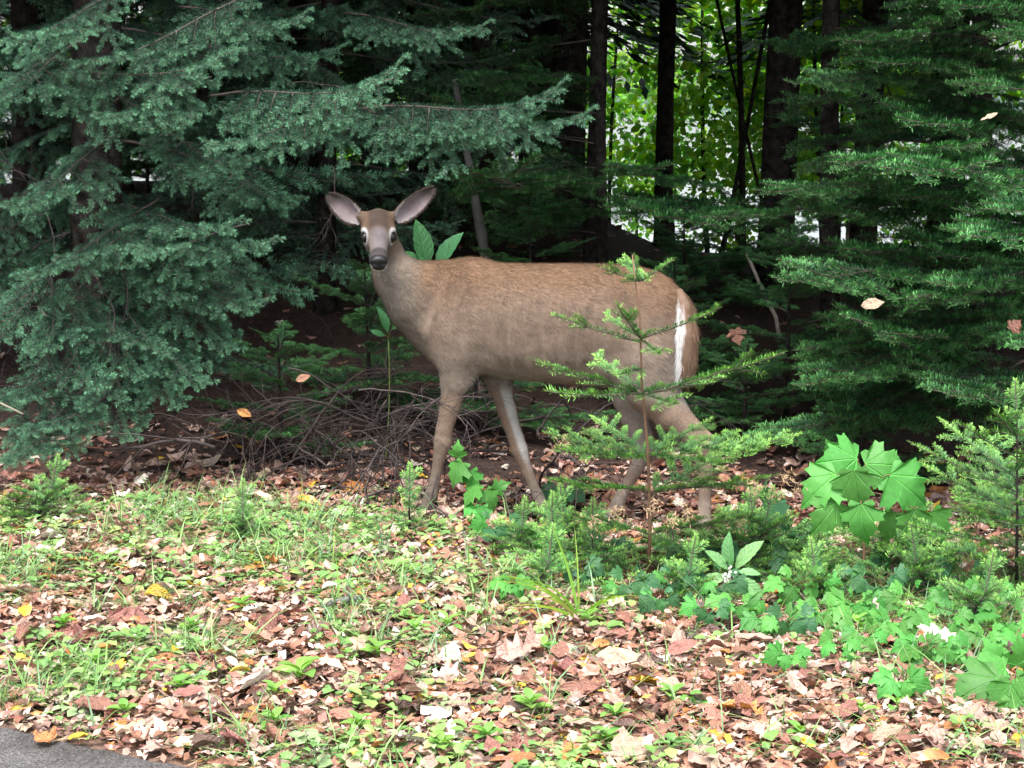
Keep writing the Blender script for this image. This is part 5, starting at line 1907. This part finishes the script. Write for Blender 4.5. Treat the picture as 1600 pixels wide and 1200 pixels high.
single_leaf('yellow leaf on the litter at the right, in front of the long dark stick', 'beech', 4, 'yellow', on_ground(1490, 1145, .02), (1, .5, .2), (0, -.5, 1), .045)
single_leaf('yellow-orange leaf glowing on the green verge at the left', 'beech', 5, 'yellow', on_ground(225, 945, .03), (1, .1, .1), (0, -.5, 1), .085)
single_leaf('tan curled leaf caught on a spray of the balsam fir', 'beech', 1, 'tan', at(1345, 478, 6.55), (.9, .1, .15), (.1, -.8, .5), .085)
single_leaf('pale yellow leaf caught high on the balsam fir', 'beech', 0, 'tan', at(1532, 188, 6.9), (1, 0, .25), (0, -.25, 1), .065)
single_leaf('brown leaf caught on a fir twig near the right edge', 'maple', 1, 'rust brown', at(1580, 515, 6.6), (.5, 0, .5), (.2, -1, .3), .05)
single_leaf('dead rust brown leaf hung in the dark brush under the throat of the deer', 'beech', 2, 'rust brown', at(462, 595, 7.05), (.9, 0, .3), (0, -.8, .6), .06)
single_leaf('narrow orange leaf lodged in the dark brush beneath the spruce', 'beech', 3, 'orange', at(370, 640, 7.0), (.8, 0, -.4), (0, -1, .3), .06)
single_leaf('pale leaf lying at the rim of the dark brush', 'beech', 4, 'cream', on_ground(370, 785, .03), (1, .1, .1), (0, -.6, 1), .07)
single_leaf('white shrivelled leaf at the edge of the shade before the brush', 'maple', 4, 'cream', on_ground(520, 820, .03), (1, .2, .2), (0, -.6, 1), .055)
single_leaf('brown leaf cluster hanging in the dark behind the tail of the deer', 'maple', 2, 'rust brown', at(1148, 515, 8.0), (.3, 0, -1), (0, -1, .2), .07)

# ================================================================== stones, sticks, bark
M['stone'] = mat('stone', (.30, .31, .25), rough=.85, noise=(30, .3), bump=(50, .5, .01))


def rock_def(V):
    k = 1 + .22 * np.sin(V[:, [0]] * 3.1 + 1) * np.cos(V[:, [1]] * 2.7) + .12 * np.sin(V[:, [2]] * 5 + V[:, [0]] * 4)
    return V * k


for px, py, s, lb in [(888, 1025, .030, 'small grey-green stone lying in the leaf litter'), (570, 1008, .016, 'lichen-grey pebble left of the stone in the litter'), (130, 1125, .022, 'grey pebble at the rim of the road')]:
    o = obj('stone', ellipsoid_mesh('stone', (s * 1.25, s, s * .65), [M['stone']], 16, 10, deform=rock_def))
    o.location = G(px, py) + np.array([0, 0, s * .35]); o.rotation_euler = (0, 0, px * .01)
    tag(o, lb, 'stone')
M['lichen_bark'] = mat('lichen_bark', (.10, .105, .095), rough=.9, noise=(40, .9), bump=(60, .8, .01))
p, q = on_ground(495, 962, .015), on_ground(565, 950, .03)
V, F3, F4 = tube(arc(p, q, (0, 0, .008)), [.004, .008, .012, .010, .013, .008, .004], 8)
V = V + gf.normal(0, .0022, V.shape)
tag(obj('bark_piece', mesh_np('bark', V, [F3, F4], [M['lichen_bark']])), 'dark piece of bark spotted with lichen lying below the grass clump', 'bark')
for i, (pts, r, m, lb) in enumerate([
        ([(1100, 1048), (1200, 1032), (1320, 1026), (1420, 1032), (1530, 1050)], .0035, 'dead', 'long thin dark stick curving over the litter at the right'),
        ([(1369, 935), (1374, 965), (1382, 1006)], .0045, 'pale_stick', 'pale bare stick standing among the maple seedlings'),
        ([(1070, 1130), (1150, 1110), (1260, 1105), (1350, 1104)], .0022, 'pale_stick', 'thin pale straw lying across the litter below the dark stick'),
        ([(855, 1105), (900, 1118), (960, 1140)], .0022, 'pale_stick', 'thin pale straw pointing at the big wavy leaf'),
        ([(680, 1045), (720, 1065), (750, 1085)], .003, 'pale_stick', 'grey twig lying under the big wavy leaf'),
        ([(240, 795), (285, 812), (320, 820)], .005, 'pale_stick', 'grey twig lying on the litter in front of the spruce'),
        ([(660, 785), (720, 830), (735, 870), (700, 905)], .0035, 'dead', 'grey crooked twig on the litter below the near fore hoof'),
        ([(-120, 572), (36, 647)], .006, 'pale_stick', 'broken tan stick end poking out of the spruce'),
        ([(1060, 1160), (1110, 1165), (1180, 1200)], .006, 'pale_stick', 'broken pale stick by the round yellow leaf'),
        ([(330, 1020), (345, 1060), (350, 1110)], .002, 'dead', 'thin dark twig standing in the grass of the verge')]):
    if pts[0][1] < 700:
        P = [at(a, b, 6.7) for a, b in pts]
    elif i in (1, 9):
        b0 = G(*pts[-1]); P = [at(a, b, b0[1]) for a, b in pts]
    else:
        P = [on_ground(a, b, .022) for a, b in pts]
    P = np.array(P)
    if len(P) > 2:
        tt = np.linspace(0, len(P) - 1, 4 * len(P)); P = np.stack([np.interp(tt, np.arange(len(P)), P[:, a]) for a in range(3)], 1)
        P[1:-1] += gf.normal(0, .003, (len(P) - 2, 3))
    V, F3, F4 = tube(P, np.linspace(r, r * .55, len(P)), 6)
    o = tag(obj('stick', mesh_np('stick', V, [F3, F4], [M[m]])), lb, 'stick')

# ================================================================== low green cover
gc = np.random.default_rng(99)


def blade(p, d, L, w, bend, c, B, n=4, tipc=None, tw=None):
    """one grass blade: tapering folded strip bending over"""
    d = unit(np.asarray(d, float))
    h = unit(np.array([d[0], d[1], 0]) + 1e-6)
    sd = unit(np.cross(d, UP) + 1e-9)
    _tw = tw if tw is not None else gc.uniform(-.5, .5)
    sd = unit(sd * math.cos(_tw) + np.cross(d, sd) * math.sin(_tw))
    V, Cc = [], []
    q = np.asarray(p, float)
    st = L / n
    for i in range(n + 1):
        s = i / n
        ww = w * (1 - s ** 1.8) * (.7 + .3 * min(1, s * 4)) + .0002
        V += [q - sd * ww / 2, q + sd * ww / 2]
        k = np.asarray(c) if tipc is None else np.asarray(c) * (1 - s) + np.asarray(tipc) * s
        Cc += [k, k]
        d = unit(d + (h * .5 - UP) * bend * st / L * 1.0)
        q = q + d * st
    f = np.array([(2 * i, 2 * i + 1, 2 * i + 3, 2 * i + 2) for i in range(n)])
    B.add(np.array(V), None, f, np.array(Cc))


# --- small herbs: a few rounded leaves each, one object
HB = MB()
tries = 0
x = gc.uniform(-2.2, 2.2, 22000); y = gc.uniform(3.95, 7.0, 22000)
u = uu(x, y)
P = np.stack([x, y, zg(x, y)], -1)
pp, zc = proj(P)
nz = vnoise(x, y, 2.3) * .6 + vnoise(x + 9, y, 6.0) * .4
left = smooth(.3, -.9, x)
edge = np.exp(-((u - 2.15) / .28) ** 2) * smooth(.1, .9, x)
front = np.exp(-((u - .35) / .45) ** 2)
dens = .16 + .42 * left * smooth(2.6, 1.9, u) + .9 * edge + .35 * front * (1 - .5 * smooth(.2, 1.2, x))
dens *= smooth(.36, .62, nz) * 1.5
keep = (u > .02) & (u < 2.75) & (np.abs(pp[:, 0] - 800) < 860) & (pp[:, 1] < 1250) & (gc.random(22000) < dens * .30)
HL = [leaf_ovate(gc, .36, .5, .15, .3, n=4), leaf_ovate(gc, .28, .45, .2, .4, n=4), leaf_ovate(gc, .42, .55, .1, .2, n=4)]
hp = P[keep]
GC = [(.17, .32, .085), (.21, .37, .11), (.15, .29, .09), (.27, .38, .12), (.25, .36, .17)]
for p in hp:
    k = gc.integers(3, 8)
    c0 = np.array(GC[gc.integers(len(GC))])
    h = gc.uniform(.012, .055)
    V, T = HL[gc.integers(3)]
    a0 = gc.uniform(0, 6.283)
    sz0 = gc.uniform(.018, .040)
    for j in range(k):
        a = a0 + j * 2.4
        el = gc.uniform(-.15, .55)
        d = np.array([math.cos(a) * math.cos(el), math.sin(a) * math.cos(el), math.sin(el)])
        nrm = unit(UP + gc.normal(0, .25, 3)); X_ = unit(np.cross(d, nrm)); nn = np.cross(X_, d)
        s = sz0 * gc.uniform(.7, 1.25)
        b = p + UP * h * gc.uniform(.5, 1.1) + d * s * .25
        HB.add(b + s * (V[:, [0]] * X_ + V[:, [1]] * d + V[:, [2]] * nn), T, None, c0 * gc.uniform(.75, 1.25))
herbs = obj('ground_cover', HB.mesh('ground_cover', [M['leaf_attr']], False))
herbs['kind'] = 'stuff'
tag(herbs, 'low green herbs growing through the leaf litter of the verge', 'ground cover')

# --- grass and dry straw, one object
GB = MB()
x = gc.uniform(-2.2, 2.2, 34000); y = gc.uniform(3.95, 7.2, 34000)
u = uu(x, y)
nz = vnoise(x + 4, y + 7, 2.0) * .5 + vnoise(x, y + 3, 7.0) * .5
left = smooth(.5, -.7, x)
dens = (.16 + .95 * left * smooth(2.6, 1.7, u)) * smooth(.40, .62, nz) + .55 * np.exp(-((u - 2.5) / .3) ** 2) * smooth(.5, 1.1, x)
keep = (u > .0) & (u < 3.0) & (gc.random(34000) < dens)
for xx, yy in zip(x[keep], y[keep]):
    p = np.array([xx, yy, float(zg(xx, yy))])
    for j in range(gc.integers(2, 5)):
        a = gc.uniform(0, 6.283); el = gc.uniform(.5, 1.4)
        dry = gc.random() < .45 and xx < .9
        if dry:
            el *= .45
        d = (math.cos(a) * math.cos(el), math.sin(a) * math.cos(el), math.sin(el))
        c = np.array([.46, .37, .22]) if dry else np.array([(.17, .31, .09), (.23, .37, .13), (.14, .26, .13)][gc.integers(3)])
        blade(p + gc.normal(0, .006, 3) * np.array([1, 1, 0]) + UP * .006, d, gc.uniform(.06, .19), gc.uniform(.0026, .0056), gc.uniform(.4, 1.6), c * gc.uniform(.7, 1.25), GB, 3)
grass = obj('grass', GB.mesh('grass', [M['grass']], False))
grass['kind'] = 'stuff'
tag(grass, 'short green grass mixed with dry straw on the verge', 'grass')


# --- grass clumps that stand out: every blade a part
def clump(label, px, py, blades, group='long grass clumps on the verge'):
    b = G(px, py)
    t = thing('grass_clump', label, 'grass', b, 0, group)
    for (L, az, el, w, bend, c) in blades:
        B_ = MB()
        d = (math.cos(R(az)) * math.cos(R(el)), math.sin(R(az)) * math.cos(R(el)), math.sin(R(el)))
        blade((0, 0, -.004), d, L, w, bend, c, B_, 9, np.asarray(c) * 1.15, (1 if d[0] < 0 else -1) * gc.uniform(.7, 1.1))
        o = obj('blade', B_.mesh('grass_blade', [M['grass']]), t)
    return t


g1, g2, g3 = (.24, .46, .08), (.33, .52, .10), (.48, .45, .14)
clump('clump of long bright arching grass blades in the middle of the litter', 905, 972,
      [(.46, 178, 66, .017, 1.6, g1), (.40, 168, 62, .016, 1.5, g2), (.34, 170, 84, .016, .5, g1), (.30, 95, 86, .015, .9, g2), (.34, 200, 48, .015, 1.2, g2), (.30, 185, 70, .015, 1.9, g3), (.26, 20, 68, .015, 1.8, g1), (.30, 8, 64, .015, 1.7, g2), (.22, 330, 70, .014, 1.5, g1), (.32, 215, 50, .013, 1.2, g2), (.28, 190, 76, .015, 1.4, g1)])
clump('clump of short bright grass blades above the lichen-spotted bark', 530, 948,
      [(.20, 160, 55, .011, 1.6, g2), (.19, 20, 62, .012, 1.3, g1), (.24, 55, 75, .010, .6, g2), (.16, 190, 35, .010, 1.6, g3), (.18, 350, 45, .012, 1.5, g1), (.15, 140, 70, .011, 1.4, g2), (.13, 215, 40, .010, 1.2, g1), (.17, 100, 80, .009, 1.0, g1)])
clump('fan of bright green blades at the edge of the brush', 520, 890,
      [(.18, 25, 58, .012, .9, g2), (.16, 10, 40, .014, 1.1, g1), (.15, 80, 85, .010, .5, g2), (.13, 150, 60, .011, 1.2, g1), (.14, 5, 25, .013, .8, g2), (.12, 180, 45, .010, 1.3, g1)])
clump('tuft of thin blue-green grass stems below the near fore hoof', 600, 868,
      [(.16, 60 + 37 * k, 68 + (k * 7) % 20, .0035, .5, (.13, .27, .15)) for k in range(16)])
clump('tuft of pale grass at the left edge of the leaf litter', 215, 860,
      [(.15, 20 + 47 * k, 55 + (k * 11) % 30, .006, 1.0, (.22, .38, .12)) for k in range(14)])
clump('single seed-head grass tuft in front of the spruce', 205, 815,
      [(.13, 80, 84, .004, .3, g1), (.11, 40, 60, .006, 1.2, g1), (.10, 150, 55, .006, 1.2, g2), (.10, 200, 45, .006, 1.2, g1), (.10, 300, 50, .006, 1.2, g2)])
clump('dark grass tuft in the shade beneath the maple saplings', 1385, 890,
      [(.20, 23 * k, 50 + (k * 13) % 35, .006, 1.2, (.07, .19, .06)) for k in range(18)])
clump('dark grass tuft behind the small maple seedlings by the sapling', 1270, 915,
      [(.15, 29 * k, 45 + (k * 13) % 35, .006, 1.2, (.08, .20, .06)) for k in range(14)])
clump('grass tuft with curved blades right of the long arching clump', 975, 945,
      [(.15, 40, 55, .011, 1.6, g1), (.14, 0, 45, .011, 1.6, g2), (.13, 340, 30, .010, 1.4, g1), (.12, 120, 65, .009, 1.2, g2)])
clump('grass tuft beside the stalk of the whorled plant', 1075, 985,
      [(.17, 75, 70, .010, 1.2, g2), (.14, 20, 50, .010, 1.5, g1), (.13, 160, 50, .010, 1.5, g2), (.12, 330, 30, .010, 1.4, g1)])

# --- larger weeds on the verge, leaf by leaf
M['weed'] = leaf_mat('weed_leaf', (.16, .34, .06), trans=.3)
WEED = [mesh_np('weed_leaf', *leaf_ovate(gc, .30, .5, .25, .35, n=8), [M['weed']]) for _ in range(4)]


def weed(label, px, py, n, size, up, az0=0.0):
    b = G(px, py)
    t = thing('weed', label, 'weed', b, 0, 'leafy weeds on the verge')
    stem(t, [np.zeros(3) - UP * .01, np.array([.003, .003, up])], .0022, .0014, M['stem_green'])
    for k in range(n):
        s = (k + 1) / n
        a = az0 + k * 2.4
        el = .25 + .5 * s
        d = np.array([math.cos(a) * math.cos(el), math.sin(a) * math.cos(el), math.sin(el)])
        obj('leaf', WEED[k % 4], t, leaf_matrix(UP * up * (.45 + .55 * s), d, unit(UP * 1.2 - d * .3), size * (1.1 - .35 * s)))


for i, (px, py, n, s, h, lb) in enumerate([
        (828, 1125, 7, .055, .05, 'leafy weed rosette in front of the big wavy leaf'), (590, 1040, 7, .055, .05, 'leafy weed left of the big wavy leaf'),
        (650, 1000, 6, .05, .04, 'leafy weed between the bark piece and the long grass clump'), (640, 905, 4, .06, .03, 'round-leaved weed beside the short grass clump'),
        (470, 1075, 5, .085, .05, 'weed with one long pale leaf on the green verge'), (430, 1100, 6, .05, .04, 'weed with rounded leaves near the middle of the green verge'),
        (430, 1145, 6, .05, .04, 'rounded weed between grass near the road rim'), (195, 1125, 6, .05, .03, 'bright weed at the rim of the road'),
        (700, 1000, 5, .05, .06, 'pale upright weed left of the long grass clump'), (920, 985, 6, .045, .05, 'weed at the foot of the long grass clump'),
        (850, 1025, 4, .055, .03, 'pale wide-leaved weed beside the stone'), (960, 1130, 7, .045, .03, 'weed in the litter between stone and pale stick'),
        (1050, 1100, 4, .055, .03, 'flat weed leaf pair right of the rosette weed'), (1085, 1110, 4, .06, .02, 'long weed leaf lying on the bright litter'),
        (1345, 1130, 4, .05, .04, 'two-lobed weed on the bare litter at the right'), (1400, 1120, 4, .045, .04, 'small weed right of the two-lobed weed'),
        (950, 1175, 8, .05, .04, 'weed cluster near the bottom of the verge by the pale sticks'), (760, 1170, 8, .05, .04, 'weed cluster in front of the rosette weed'),
        (690, 1185, 7, .05, .04, 'weed cluster beside the pale leaf close to the road'), (560, 1150, 7, .045, .04, 'weed patch between the road rim and the rosette'),
        (1250, 1160, 5, .05, .03, 'weed beside the broken pale stick'), (100, 990, 8, .045, .04, 'leafy weed on the green verge at the far left'),
        (300, 1000, 8, .045, .05, 'leafy weed in the thick of the green verge'), (150, 1050, 8, .045, .04, 'leafy weed near the yellow-orange leaf'),
        (380, 960, 7, .045, .04, 'leafy weed above the thin dark twig'), (280, 1090, 7, .045, .04, 'leafy weed by the pale straw on the green verge'),
        (1170, 985, 6, .06, .05, 'broad-leaved weed behind the white leaf standing on edge'), (1260, 990, 6, .055, .06, 'broad-leaved weed in front of the small maple seedlings'),
        (1340, 1000, 6, .05, .06, 'broad-leaved weed at the foot of the pale bare stick'), (1190, 1050, 5, .04, .03, 'small bright weed in front of the white leaf')]):
    weed(lb, px, py, n, s, h, i * .7)
